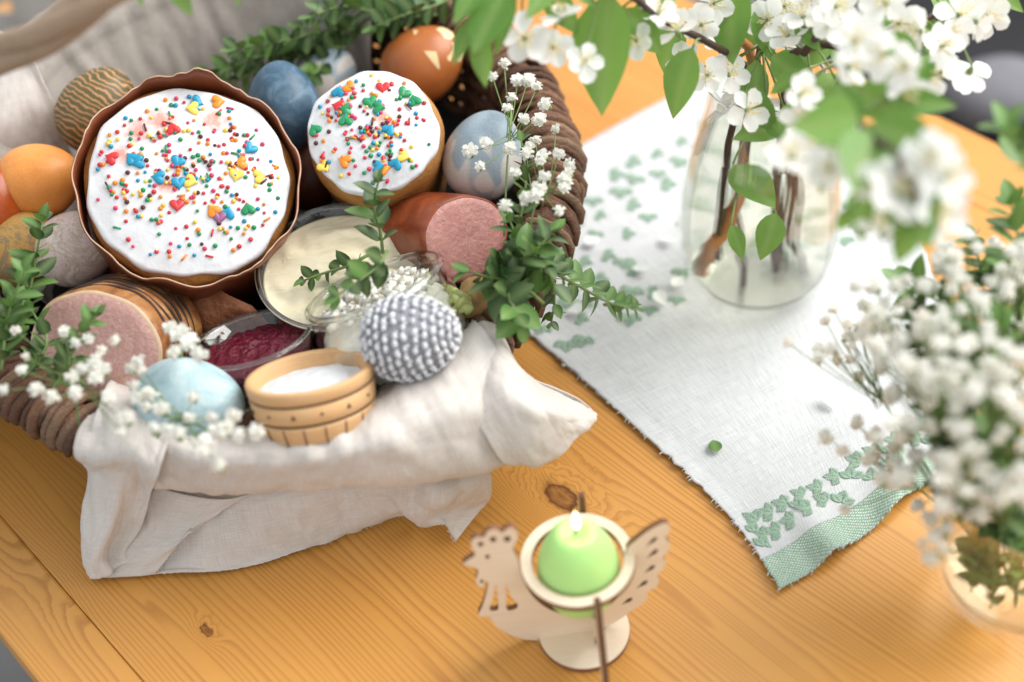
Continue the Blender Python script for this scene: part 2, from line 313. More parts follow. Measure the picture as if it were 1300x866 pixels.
for k in range(12):
    for j, v in enumerate((.135, .160, .186, .210)):
        if rng.random() < .70: motif(.05+.08*k+.04*(j % 2)+rng.uniform(-.01, .01), v+rng.uniform(-.005, .005), (-.7, .7)[j % 2]+rng.uniform(-.3, .3), rng.uniform(.78, 1.0))
for k in range(15):
    for j, v in enumerate((.72, .745, .77, .795, .82, .845, .87, .895, .92, .945)):
        if rng.random() < .55: motif(.05+.065*k+.03*(j % 2)+rng.uniform(-.015, .015), v+rng.uniform(-.008, .008), (2.4, 3.9)[j % 2]+rng.uniform(-.3, .3), rng.uniform(.8, 1.15))
m = MB()
for k in range(150):                    # frayed threads of the hems
    a = rng.random(); v0 = rng.random()
    p = RG[int(v0*159), 0] if k % 3 else RG[0, int(a*119)]
    d = np.array([rng.uniform(-1, .2), rng.uniform(-1, .4), 0])*.003; m.tube([p, p+d*.6+(0, 0, .0004), p+d+(0, 0, -.0002)], .00022, 4)
m.build('frayed_threads', M_white, run)['kind'] = 'stuff'
# ------------------------------------------------------------------ basket
BC = np.array([-.142, .686]); RR = .180
def rim_z(th): return .082+.056*(RR*math.sin(th)+RR)/(2*RR)+.0025
def rim_pt(th, r=RR, dz=0.): return np.array([BC[0]+r*math.cos(th), BC[1]+r*math.sin(th), rim_z(th)+dz])
BAS = thing('wicker_basket', 'round brown wicker basket filled with Easter food', 'basket', (BC[0], BC[1], 0))
def bl(p): return np.asarray(p)-np.array([BC[0], BC[1], 0])
def wall_r(z, zt): return .145+(RR-.006-.145)*(max(z-.004, 0)/(zt))**.8
rng = random.Random(11); NS = 44
for k in range(NS):                      # upright stakes
    th = 2*math.pi*k/NS; zt = rim_z(th)-.004
    pts = [np.array([wall_r(z, .12)*math.cos(th), wall_r(z, .12)*math.sin(th), z]) for z in np.linspace(.006, zt, 7)]
    MB().tube(pts, .0026, 6).build('stake', M_wicki, BAS)
zrow = .009
for k in range(21):                      # weavers
    pts = []; n = NS*4
    for i in range(n+1):
        th = 2*math.pi*i/n; z = .008+(rim_z(th)-.016)*k/20; off = .0042*math.cos(NS/2*th+math.pi*(k % 2)); r = wall_r(z, .12)+off
        pts.append((r*math.cos(th), r*math.sin(th), z+.0008*math.sin(7*th+k)))
    MB().tube(pts, .0037+.0006*rng.random(), 6, False).build('weaver', M_wicki if k < 18 else M_wick[2], BAS)
MB().lathe([(.0005, .0035), (.148, .0035), (.148, .008), (.0005, .008)], 48).build('base', M_wicki, BAS)
for k in range(3):                       # core rods of the rim
    MB().tube([bl(rim_pt(th, RR+(-.007, .007, 0)[k], (-.004, -.004, .004)[k])) for th in np.linspace(0, 2*math.pi, 97)], .006, 7, False).build('rim_rod', M_wick[2], BAS)
NR = 230; k = 0
while k < NR:                            # wrapped twigs of the rim
    th = 2*math.pi*(k+rng.uniform(-.25, .25))/NR; tilt = rng.uniform(.01, .13); rr = .0145+rng.uniform(-.0015, .0028); tr = rng.uniform(.0021, .0037); pts = []
    for a in np.linspace(-.35, math.pi+.35, 9):
        thh = th+tilt*(a/math.pi-.5); c = rim_pt(thh, RR, -.005); out = np.array([math.cos(thh), math.sin(thh), 0]); pts.append(bl(c+out*rr*math.cos(a)*1.05+np.array([0, 0, 1])*rr*math.sin(a)*.92))
    MB().tube(pts, [tr*.75]+[tr]*7+[tr*.75], 7, True, 0, .8).build('rim_twig', rng.choice(M_wick), BAS); k += 1
# arched handle: three twisted rods
hL = rim_pt(math.radians(197), RR, -.01); hR = rim_pt(math.radians(52), RR, -.01); HP = []
hA = atd(65, 38, .640)
ctrl = [hL, hL+np.array([.012, -.03, .085]), atd(-45, 108, .69), atd(65, 38, .645), atd(180, -45, .62), atd(380, -190, .62), atd(600, -280, .68), hR+np.array([.03, -.01, .20]), hR+np.array([.012, .0, .07]), hR]
hp = cr_spline([c for c in ctrl], 90)
for k in range(3):
    T = np.gradient(hp, axis=0); T /= np.linalg.norm(T, axis=1)[:, None]; pts = []
    for i, p in enumerate(hp):
        a = nrm(np.cross(T[i], (0, 1, .3))); b = np.cross(T[i], a); ph = i*.16+k*2.094; pts.append(bl(p+.0042*(a*math.cos(ph)+b*math.sin(ph))))
    MB().tube(pts, .0056, 9).build('handle_rod', M_handle, BAS)
# ------------------------------------------------------------------ added near-black sheet in the basket bottom, darkens the gaps between the food
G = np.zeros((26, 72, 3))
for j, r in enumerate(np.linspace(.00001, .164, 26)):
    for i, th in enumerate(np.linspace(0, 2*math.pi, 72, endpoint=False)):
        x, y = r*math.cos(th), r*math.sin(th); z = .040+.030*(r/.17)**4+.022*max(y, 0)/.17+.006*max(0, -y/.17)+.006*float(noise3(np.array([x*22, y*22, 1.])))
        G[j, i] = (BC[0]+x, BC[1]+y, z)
m = MB().grid(G, True); m.uv = [(q[0], q[1]) for q in m.v]; tag(m.build('dark_gap_filler', M_gap_dark), 'added near-black sheet under the food that darkens the gaps in the basket', 'dark_gap_filler')
# ------------------------------------------------------------------ natural linen cloth over the rim
LIN = thing('linen_cloth', 'pale beige linen cloth draped over the front rim of the basket', 'cloth')
def clothpiece(name, rows, nu, nv, amp=.0016, fq=45, seed=0, mat=None, fray=True, fold=0.):
    G = patch([[at(*q) if len(q) == 3 else np.array(q[:3]) for q in r] for r in rows], nu, nv); return clothgrid(name, G, amp, fq, seed, mat, fray, fold)
def clothgrid(name, G, amp=.0016, fq=45, seed=0, mat=None, fray=True, fold=0.):
    nv, nu = G.shape[:2]; du = np.gradient(G, axis=1); dv = np.gradient(G, axis=0); N = np.cross(du, dv); N /= np.linalg.norm(N, axis=2)[..., None]+1e-12
    lu = np.cumsum(np.linalg.norm(du, axis=2).mean(0)); lv = np.cumsum(np.linalg.norm(dv, axis=2).mean(1)); U, V = np.meshgrid(lu, lv)
    w = noise3(np.stack([U*fq, V*fq*.45, U*0+seed], -1))+.45*noise3(np.stack([U*fq*2.3+V*30, V*fq*1.4, U*0+seed+5], -1))+.2*noise3(np.stack([U*fq*5, V*fq*5, U*0+seed+8], -1))
    rid = -np.abs(noise3(np.stack([U*fq*1.1-V*18, V*fq*.5+U*14, U*0+seed+20], -1)))*2.2
    rid2 = -np.abs(noise3(np.stack([U*fq*2.6+V*25, V*fq*.9-U*20, U*0+seed+33], -1)))*1.3; G = G+N*((w+rid*.9+rid2*.5)*amp*1.15)[..., None]; G[..., 2] = np.maximum(G[..., 2], .0022+.0006*np.clip(w, -1, 1))
    if fray: G[-1] += dv[-1]*noise3(np.stack([U[-1]*400, V[-1]*0, V[-1]*0+seed], -1))[:, None]*.35
    m = MB().grid(G); m.uv = np.stack([U, V], -1).reshape(-1, 2); o = m.build(name, mat or M_linen, LIN); solid(o, .0007)
    if fray:
        f = MB(); rr = random.Random(seed)
        for i in range(0, nu):
            p = G[-1, i]; d = nrm(dv[-1, i]+du[-1, i]*rr.uniform(-1.5, 1.5)+N[-1, i]*.0008*rr.uniform(-1, 1))*rr.uniform(.0005, .0022)
            e = p+d; e[2] = max(e[2], .001); f.tube([p, (p+e)/2+N[-1, i]*.0002, e], .00022, 4)
        f.build('frayed_edge', mat or M_linen, LIN)['kind'] = 'stuff'
    return o
# front fold, from inside the basket over the rim and down, turned under at its lower fold
clothpiece('front_fold', [
    [(150, 470, 0.081), (200, 500, 0.081), (260, 520, 0.078), (330, 520, 0.078), (400, 515, 0.078), (460, 495, 0.081), (505, 470, 0.084), (560, 440, 0.086), (598, 405, 0.094)],
    [(128, 512, 0.106), (190, 527, 0.108), (255, 558, 0.103), (320, 560, 0.103), (392, 552, 0.104), (452, 532, 0.106), (497, 498, 0.108), (560, 470, 0.110), (612, 416, 0.114)],
    [(118, 545, 0.103), (185, 560, 0.105), (250, 582, 0.103), (320, 585, 0.102), (395, 580, 0.103), (458, 566, 0.106), (512, 540, 0.109), (580, 508, 0.109), (632, 446, 0.113)],
    [(120, 575, 0.085), (190, 592, 0.087), (255, 604, 0.087), (322, 606, 0.087), (398, 602, 0.087), (465, 592, 0.090), (530, 578, 0.091), (600, 548, 0.091), (655, 500, 0.097)],
    [(126, 600, 0.063), (200, 616, 0.065), (262, 624, 0.065), (330, 625, 0.065), (402, 621, 0.065), (470, 615, 0.067), (545, 613, 0.065), (620, 592, 0.065), (690, 560, 0.069)],
    [(135, 590, 0.045), (205, 606, 0.048), (265, 612, 0.048), (330, 612, 0.048), (402, 608, 0.048), (470, 602, 0.050), (545, 600, 0.048), (618, 580, 0.048), (684, 552, 0.050)]], 150, 70, .0021, 42, 1, fray=False)
# the folded point that sticks out to the right of the basket
clothpiece('side_point', [
    [(596, 428, .098), (606, 412, .108), (628, 414, .108), (640, 436, .100), (648, 470, .085)],
    [(590, 470, .102), (622, 452, .112), (650, 462, .108), (668, 486, .095), (690, 492, .070)],
    [(600, 520, .098), (638, 500, .108), (668, 500, .104), (694, 512, .090), (724, 508, .062)],
    [(620, 560, .086), (660, 540, .094), (690, 528, .096), (722, 530, .080), (745, 518, .058)],
    [(640, 588, .068), (684, 584, .066), (716, 566, .066), (742, 543, .062), (757, 526, .056)],
    [(652, 584, .058), (690, 582, .058), (718, 566, .060), (742, 544, .058), (757, 527, .055)]], 70, 70, .0016, 60, 4)
clothpiece('side_point_back', [
    [(640, 452, .078), (672, 478, .078), (706, 492, .070), (738, 508, .060), (756, 525, .0555)],
    [(655, 500, .066), (682, 508, .062), (708, 514, .058), (736, 520, .056), (755, 527, .0545)],
    [(672, 545, .056), (694, 538, .054), (714, 534, .053), (738, 530, .053), (754, 529, .053)]], 50, 34, .0012, 70, 8)
# hanging corner at the left, reaching the table and curling back
clothpiece('hanging_corner', [
    [(112, 528, 0.102), (140, 518, 0.110), (168, 520, 0.112), (200, 545, 0.108), (214, 562, 0.106)],
    [(104, 545, 0.100), (138, 545, 0.106), (166, 550, 0.110), (192, 572, 0.106), (206, 590, 0.102)],
    [(98, 578, .094), (132, 580, .101), (160, 578, .104), (184, 594, .099), (200, 608, .092)],
    [(112, 600, 0.066), (132, 602, 0.076), (158, 602, 0.080), (176, 612, 0.068), (194, 622, 0.066)],
    [(106, 660, .032), (124, 664, .042), (144, 662, .046), (156, 664, .034), (180, 668, .034)],
    [(104, 706, .010), (116, 712, .018), (128, 706, .022), (136, 702, .014), (160, 700, .016)],
    [(110, 728, .004), (122, 734, .005), (136, 730, .008), (146, 722, .008), (166, 712, .010)]], 60, 90, .0014, 60, 12, fray=False)
clothpiece('curled_hem', [
    [(196, 618, .050), (182, 650, .036), (160, 690, .020), (138, 712, .008), (118, 732, .004)],
    [(232, 628, .046), (214, 660, .032), (188, 694, .020), (164, 716, .010), (140, 734, .004)],
    [(282, 634, .042), (250, 660, .032), (218, 694, .022), (190, 714, .013), (165, 733, .004)],
    [(318, 628, .044), (272, 656, .032), (236, 680, .026), (216, 704, .016), (196, 730, .004)]], 60, 50, .0012, 60, 16)
# lower layer resting on the table
clothpiece('lower_fold', [
    [(172, 628, .040), (270, 608, .046), (350, 604, .046), (430, 600, .046), (490, 596, .046), (530, 594, .050), (565, 594, .046), (615, 580, .046)],
    [(176, 664, .028), (275, 640, .034), (350, 632, .040), (430, 622, .038), (488, 614, .040), (524, 620, .038), (566, 622, .042), (622, 600, .040)],
    [(170, 700, .010), (282, 680, .020), (360, 664, .024), (440, 640, .026), (498, 626, .032), (520, 645, .022), (560, 640, .032), (622, 616, .030)],
    [(160, 722, .003), (290, 714, .006), (372, 694, .006), (450, 665, .010), (512, 640, .022), (528, 658, .008), (550, 654, .018), (612, 640, .014)],
    [(160, 732, .0025), (300, 722, .003), (382, 698, .003), (458, 670, .004), (516, 646, .014), (530, 664, .003), (560, 662, .014), (578, 686, .003)]], 150, 80, .0026, 38, 23)
# lining on the back wall, over the back rim, shade put into its colour
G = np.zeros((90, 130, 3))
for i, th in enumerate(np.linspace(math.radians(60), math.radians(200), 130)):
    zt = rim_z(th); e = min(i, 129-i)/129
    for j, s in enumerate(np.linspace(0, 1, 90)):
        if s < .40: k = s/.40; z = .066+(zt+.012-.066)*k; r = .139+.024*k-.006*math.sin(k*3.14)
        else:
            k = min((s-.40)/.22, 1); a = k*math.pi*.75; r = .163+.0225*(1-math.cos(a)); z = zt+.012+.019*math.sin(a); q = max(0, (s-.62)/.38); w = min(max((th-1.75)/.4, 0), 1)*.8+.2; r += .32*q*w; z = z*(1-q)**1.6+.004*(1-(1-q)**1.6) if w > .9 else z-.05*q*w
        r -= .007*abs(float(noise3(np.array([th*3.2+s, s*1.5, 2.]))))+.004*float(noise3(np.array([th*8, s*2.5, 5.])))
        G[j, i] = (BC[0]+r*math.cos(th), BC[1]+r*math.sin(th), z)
LIN0 = LIN; LIN = thing('shade_toned_cloth', 'linen cloth lining the back of the basket behind the eggs, shade painted into its darker colour', 'cloth')
clothgrid('back_lining', G, .0020, 40, 31, M_linen_shade)
LIN = LIN0
clothpiece('back_corner', [[(-40, 30, .175), (-5, 38, .178), (22, 52, .178), (44, 76, .172)], [(-40, 150, .150), (5, 140, .152), (42, 128, .152), (68, 132, .146)], [(-40, 230, .115), (10, 215, .115), (58, 200, .113), (90, 196, .108)]], 50, 40, .0016, 50, 37)
# ------------------------------------------------------------------ Easter cakes
def hash_pts(n, R, rnd, clusters=0):
    out = []; cl = [(rnd.uniform(-.6, .6)*R, rnd.uniform(-.6, .6)*R) for _ in range(max(clusters, 1))]
    while len(out) < n:
        if clusters and rnd.random() < .32: c = rnd.choice(cl); x, y = rnd.gauss(c[0], R*.13), rnd.gauss(c[1], R*.13)
        else: a = rnd.uniform(0, 6.283); q = R*math.sqrt(rnd.random()); x, y = q*math.cos(a), q*math.sin(a)
        if x*x+y*y < R*R: out.append((x, y))
    return out
def candy(name, c):
    t = NT(name); t.p(Base_Color=(*c, 1), Roughness=.35, Specular_IOR_Level=.4); return t.m
CAND = {'red': candy('candy_red', (.62, .035, .04)), 'orange': candy('candy_orange', (.86, .26, .02)), 'yellow': candy('candy_yellow', (.86, .62, .10)), 'green': candy('candy_green', (.02, .27, .10)),
        'blue': candy('candy_blue', (.015, .28, .46)), 'brown': candy('candy_brown', (.10, .025, .02)), 'violet': candy('candy_violet', (.28, .10, .22)), 'pink': candy('candy_pink', (.68, .05, .13))}
CN = ['red', 'pink', 'orange', 'yellow', 'green', 'blue', 'brown']; CWt = [22, 18, 18, 12, 14, 12, 13]
def heart_mesh(mat, s=.0042):
    pts = []
    for a in np.linspace(0, 2*math.pi, 20, endpoint=False):
        pts.append((16*math.sin(a)**3/16*s, (13*math.cos(a)-5*math.cos(2*a)-2*math.cos(3*a)-math.cos(4*a))/16*s))
    n = len(pts); V = [(x, y, 0) for x, y in pts]+[(x, y, .0009) for x, y in pts]+[(x*.8, y*.8, .0014) for x, y in pts]
    Fc = [(k*n+i, k*n+(i+1) % n, (k+1)*n+(i+1) % n, (k+1)*n+i) for k in (0, 1) for i in range(n)]+[tuple(range(2*n, 3*n))]
    return MB().add(V, Fc).mesh('candy_heart', mat)
HEART = {k: heart_mesh(v) for k, v in CAND.items()}
STICK = {k: MB().tube([(-.0022, 0, 0), (0, 0, .0001), (.0022, 0, 0)], .00062, 6).mesh('candy_stick', CAND[k]) for k in ('brown', 'red', 'green', 'orange')}
def icing_mat(name, stains):
    t = NT(name); co = t.co(); s = t.n('SeparateXYZ', {0: co}); nz = t.noise(260, co, 4); msk = 0.
    for x, y, r, k in stains:
        dx = t.math('SUBTRACT', s.outputs[0], x); dy = t.math('SUBTRACT', s.outputs[1], y)
        d = t.math('SQRT', t.math('ADD', t.math('MULTIPLY', dx, dx), t.math('MULTIPLY', t.math('MULTIPLY', dy, dy), k)))
        d = t.math('ADD', d, t.math('MULTIPLY', t.math('SUBTRACT', nz, .5), r*1.6)); msk = t.math('MAXIMUM', msk, t.ramp(t.math('DIVIDE', d, r), [(.2, (1, 1, 1)), (1, (0, 0, 0))]))
    c = t.mix(t.math('MULTIPLY', msk, .75), (.70, .705, .72), (.78, .22, .13)); t.p(Base_Color=c, Roughness=t.ramp(t.noise(45, co, 3), [(.35, (.12, .12, .12)), (.65, (.38, .38, .38))]), Specular_IOR_Level=.5, Subsurface_Weight=.2, Subsurface_Radius=(.003, .0025, .002), Subsurface_Scale=1.)
    t.bump(t.noise(55, co, 3), .6, .003); return t.m
t = NT('cake_crust'); n1 = t.noise(70, t.co(), 5); t.p(Base_Color=t.mix(n1, (.16, .055, .014), (.52, .25, .055)), Roughness=.6); t.bump(t.noise(350, t.co(), 4), .6, .0015); M_crust = t.m
t = NT('brown_paper'); n1 = t.noise(45, t.co(), 5); t.p(Base_Color=t.mix(n1, (.13, .028, .012), (.30, .085, .032)), Roughness=.38, Specular_IOR_Level=.5); t.bump(n1, .4, .002); M_paper = t.m
M_ptorn = simple('torn_paper_edge', (.60, .40, .28), .8)
def cake(name, label, c, axis, R, Hh, hearts, ndots, seed, paper, stains, spin=0.):
    rnd = random.Random(seed); M = frame(axis, CR, c, spin); T = thing(name, label, 'cake', M=M); Mi = M.inverted()
    dome = lambda r: .0075*(1-(r/R)**2.6)-.0005
    def fnb(G, ph):
        k = 1+.012*np.sin(ph*3+1)+.01*np.sin(ph*7); G[..., 0] *= k; G[..., 1] *= k; return G
    MB().lathe([(.00001, -Hh), (R*.90, -Hh), (R*.95, -Hh+.004), (R*.99, -.03), (R*1.035, -.014), (R*1.02, -.005), (R*.9, 0), (.00001, .001)], 64, 0, fnb).build('cake_body', M_crust, T)
    def fni(G, ph):
        w = .985+.026*np.sin(ph*4+seed)+.020*np.sin(ph*7+2)+.014*np.sin(ph*15); d = .005*np.maximum(0, np.sin(ph*5+seed))+.0022*np.sin(ph*11+1)
        for j in range(len(G)):
            f = j/(len(G)-1); q = max(0, (f-.45)/.55); G[j, :, 0] *= 1+(w-1)*q; G[j, :, 1] *= 1+(w-1)*q; G[j, :, 2] -= d*max(0, (f-.75)/.25)
        G[..., 2] += .0016*noise3(np.stack([G[..., 0]*70, G[..., 1]*70, G[..., 2]*0+seed], -1)); return G
    prof = [(R*q, dome(R*q)) for q in (.0004, .15, .3, .45, .6, .72, .82, .90, .955)]+[(R*.985, .0002), (R*.998, -.0025), (R*.99, -.005), (R*.95, -.006)]
    MB().lathe(prof, 120, 0, fni).build('icing', icing_mat(name+'_icing', stains), T)
    if paper:
        n = 160; ph = np.linspace(0, 2*math.pi, n, endpoint=False); G = np.zeros((14, n, 3))
        for i, a in enumerate(ph):
            top = .0035+.0095*float(noise3(np.array([math.cos(a)*2.4, math.sin(a)*2.4, seed*1.])))+.0055*float(noise3(np.array([math.cos(a)*9, math.sin(a)*9, 3.])))+(.011 if 1.35 < a < 1.75 else 0)*math.sin((a-1.35)/.4*math.pi)
            for j, f in enumerate(np.linspace(0, 1, 14)):
                z = -Hh-.001+(Hh+.001+top)*f; fl = 1.035+.05*max(0, (f-.55)/.45)**1.5+.018*math.sin(a*11+seed)*f*f+.022*float(noise3(np.array([math.cos(a)*3.5, math.sin(a)*3.5, f*2+8])))*f
                G[j, i] = (R*fl*math.cos(a), R*fl*math.sin(a), z)
        solid(MB().grid(G, True).build('paper_case', M_paper, T), .0007, 1)
        e = MB().tube(np.vstack([G[-1], G[-1][:1]])+np.array([0, 0, .0002]), .00042, 5, False).build('torn_edge', M_ptorn, T)
    ddz = lambda x, y: dome(math.hypot(x, y))+.0003
    for px, py, col in hearts:
        d = FW*F+CR*(px-650)+CU*(433-py); lo = np.array(Mi @ Vector(CC)); ld = np.array(Mi.to_3x3() @ Vector(d)); p = lo+ld*((.005-lo[2])/ld[2])
        if math.hypot(p[0], p[1]) < R*.93: link('candy_heart', HEART[col], T, Matrix.Translation((p[0], p[1], ddz(p[0], p[1]))) @ Matrix.Rotation(rnd.uniform(0, 6.28), 4, 'Z') @ Matrix.Rotation(rnd.uniform(-.15, .15), 4, 'X'))
    for x, y in hash_pts(ndots//14, R*.88, rnd):
        k = rnd.choice(list(STICK)); link('candy_stick', STICK[k], T, Matrix.Translation((x, y, ddz(x, y)+.0004)) @ Matrix.Rotation(rnd.uniform(0, 6.28), 4, 'Z'))
    m = MB()
    for x, y in hash_pts(ndots, R*.9, rnd, 12): m.ball((x, y, ddz(x, y)+.0001), rnd.uniform(.0010, .00150), 8, CN.index(rnd.choices(CN, CWt)[0]))
    m.build('sprinkles', [CAND[k] for k in CN], T)['kind'] = 'stuff'
    return T
B1 = [(168, 202, 'blue'), (176, 207, 'blue'), (202, 227, 'blue'), (227, 234, 'blue'), (226, 207, 'blue'), (318, 188, 'blue'), (289, 272, 'blue'), (220, 165, 'red'), (225, 262, 'red'), (276, 127, 'orange'), (245, 137, 'yellow'), (307, 208, 'orange'),
      (271, 269, 'orange'), (278, 277, 'violet'), (242, 232, 'yellow'), (300, 223, 'yellow'), (329, 224, 'yellow'), (315, 266, 'green'), (249, 128, 'blue'), (142, 200, 'red')]
B2 = [(429, 116, 'blue'), (443, 110, 'orange'), (486, 111, 'red'), (513, 117, 'green'), (526, 127, 'green'), (470, 131, 'green'), (430, 136, 'red'), (440, 140, 'green'), (481, 139, 'green'), (439, 155, 'green'), (399, 163, 'green'), (494, 167, 'blue'),
      (410, 209, 'yellow'), (438, 205, 'orange'), (502, 208, 'blue'), (480, 212, 'blue'), (487, 214, 'orange'), (512, 198, 'yellow')]
def axis_at(p, elev, turn=0.):
    a = math.atan2(-p[1], -p[0])+turn; e = math.radians(elev); return np.array([math.cos(a)*math.cos(e), math.sin(a)*math.cos(e), math.sin(e)])
k1 = at(240, 230, .150); cake('easter_cake', 'large white iced Easter cake with sprinkles in torn brown paper case', k1, axis_at(k1, 56, .12), .0575, .094, B1, 330, 5, True, [(-.018, .034, .012, 2.), (.012, .036, .011, 1.5), (-.012, -.006, .006, 1.), (-.038, .012, .006, 1.), (-.03, .027, .009, 1.)])
k2 = at(473, 167, .152); cake('easter_cake', 'small white iced Easter cake with sprinkles and bare golden sides', k2, axis_at(k2, 60, -.12), .0385, .078, B2, 190, 9, False, [(.006, .006, .006, 1.)])
# ------------------------------------------------------------------ eggs
def egg_prof(b, a, n=28): return [(max(b*math.sin(t)*(1-.11*(-math.cos(t))), .0001), -a*math.cos(t)) for t in np.linspace(0, math.pi, n)]
def egg(name, label, px, py, z, mat, b=.0225, a=.0285, tilt=0., lean=0., roll=0., group='dyed eggs in the basket'):
    # tilt: turn of the long axis in the picture plane (0 = up), lean: long axis toward the viewer
    p = at(px, py, z); v = tocam(p); ax = (CU*math.cos(tilt)+CR*math.sin(tilt))*math.cos(lean)+v*math.sin(lean)
    o = MB().lathe(egg_prof(b, a), 40).build(name, mat); o.matrix_world = frame(ax, v, p, roll); return tag(o, label, 'egg', group)
def eggmat(name, stops, scale=60, detail=5, dist=1.5, rough=.42, stretch=(1, 1, 1), fine=.12, spec=.4):
    t = NT(name); co = t.mapv(t.co(), stretch); n1 = t.noise(scale, co, detail, .6, dist); c = t.ramp(n1, stops); f = t.noise(900, t.co(), 3)
    c = t.mix(fine, c, t.ramp(f, [(.35, (.2, .2, .2)), (.65, (.9, .9, .9))]), 'OVERLAY'); t.p(Base_Color=c, Roughness=rough, Specular_IOR_Level=spec, Subsurface_Weight=.08, Subsurface_Radius=(.004, .002, .001), Subsurface_Scale=1.)
    t.bump(f, .08, .0005); return t.m
t = NT('striped_shell'); co = t.co(); wv = t.n('TexWave', {'Vector': t.mapv(co, (1, 1, 1), rot=(.0, .25, 0)), 'Scale': 95., 'Distortion': 7., 'Detail': 3., 'Detail Scale': 1.1}, wave_type='BANDS', bands_direction='Z')
ln = t.ramp(wv.outputs[0], [(.70, (0, 0, 0)), (.86, (1, 1, 1))]); c = t.mix(ln, t.mix(t.noise(60, co), (.060, .052, .016), (.13, .105, .035)), (.50, .25, .10)); t.p(Base_Color=c, Roughness=.5); t.bump(t.noise(500, co), .2, .0006); M_stripe = t.m
M_e_blue = eggmat('deep_blue_shell', [(.25, (.020, .050, .085)), (.5, (.055, .115, .175)), (.68, (.13, .21, .28)), (.8, (.40, .50, .56))], 70, 8, 1.2)
M_e_pale = eggmat('pale_blue_shell', [(.40, (.24, .31, .37)), (.52, (.32, .39, .44)), (.545, (.56, .53, .50)), (.7, (.62, .58, .55))], 26, 2, .3)
M_e_light = eggmat('light_blue_shell', [(.28, (.20, .33, .38)), (.45, (.37, .51, .55)), (.58, (.45, .58, .61)), (.72, (.66, .73, .73))], 42, 6, 1.2)
M_e_or = eggmat('orange_shell', [(.3, (.60, .205, .035)), (.7, (.80, .33, .08))], 30, 4, .2)
M_e_red = eggmat('deep_orange_shell', [(.3, (.30, .05, .008)), (.7, (.52, .11, .018))], 40, 4, .5, .25)
t = NT('leaf_print_shell'); co = t.co(); n1 = t.noise(50, co, 5); c = t.mix(n1, (.22, .055, .014), (.50, .16, .035)); vo = t.n('TexVoronoi', {'Vector': t.mapv(co, (1, 1, 1), (.004, .001, 0)), 'Scale': 42., 'Randomness': .9}, distance='MANHATTAN')
s = t.n('SeparateXYZ', {0: co}); lf = t.math('MULTIPLY', t.math('GREATER_THAN', s.outputs[2], .010), t.math('LESS_THAN', vo.outputs['Distance'], .40)); c = t.mix(lf, c, (.66, .50, .27)); t.p(Base_Color=c, Roughness=.4); M_e_print = t.m
M_e_pink = eggmat('pink_marbled_shell', [(.3, (.55, .36, .35)), (.45, (.72, .58, .55)), (.55, (.52, .42, .32)), (.65, (.80, .71, .68))], 45, 6, 2.5)
M_e_gold = eggmat('golden_marbled_shell', [(.3, (.20, .15, .05)), (.48, (.46, .26, .07)), (.58, (.22, .16, .08)), (.7, (.58, .36, .14))], 50, 6, 2.5, stretch=(1, 1, .4))
M_e_brown = eggmat('dark_brown_shell', [(.3, (.06, .014, .008)), (.7, (.14, .034, .016))], 40, 4, .5)
egg('striped_egg', 'olive brown egg with wavy copper stripes against the back linen', 124, 140, .140, M_stripe, .0235, .0285, .55, .25)
egg('blue_egg', 'deep indigo blue egg between the two iced cakes', 360, 135, .142, M_e_blue, .0222, .0275, -.15, .3, 1.2)
egg('brown_egg', 'rust brown egg with cream leaf print behind the small cake', 536, 82, .125, M_e_print, .0238, .0285, .9, .25, .4)
egg('pale_blue_egg', 'pale blue egg with beige leaf patches beside the small cake', 614, 198, .122, M_e_pale, .0232, .0278, .35, .35, 2.2)
egg('orange_egg', 'light orange egg under the striped egg', 49, 231, .135, M_e_or, .0228, .0262, 1.25, .2)
egg('red_egg', 'deep orange red egg beside the light orange egg', -10, 262, .130, M_e_red, .0228, .0270, .2, .2)
egg('pink_egg', 'pinkish marbled egg above the netted ham', 98, 314, .112, M_e_pink, .0215, .0262, 1.1, .2, .8)
egg('golden_egg', 'golden marbled egg beside the pinkish marbled egg', 24, 318, .112, M_e_gold, .0205, .0255, .6, .3)
egg('light_blue_egg', 'light blue marbled egg lying behind the front cloth beside the salt bowl', 241, 508, .108, M_e_light, .0218, .0292, 1.72, .12, .6)
egg('dark_egg', 'dark brown egg low down between the two iced cakes', 396, 214, .100, M_e_brown, .0215, .027, .3, .3)
egg('small_blue_egg', 'blue and white egg half hidden behind the small cake', 412, 104, .108, M_e_pale, .0205, .025, .6, .2, .9)
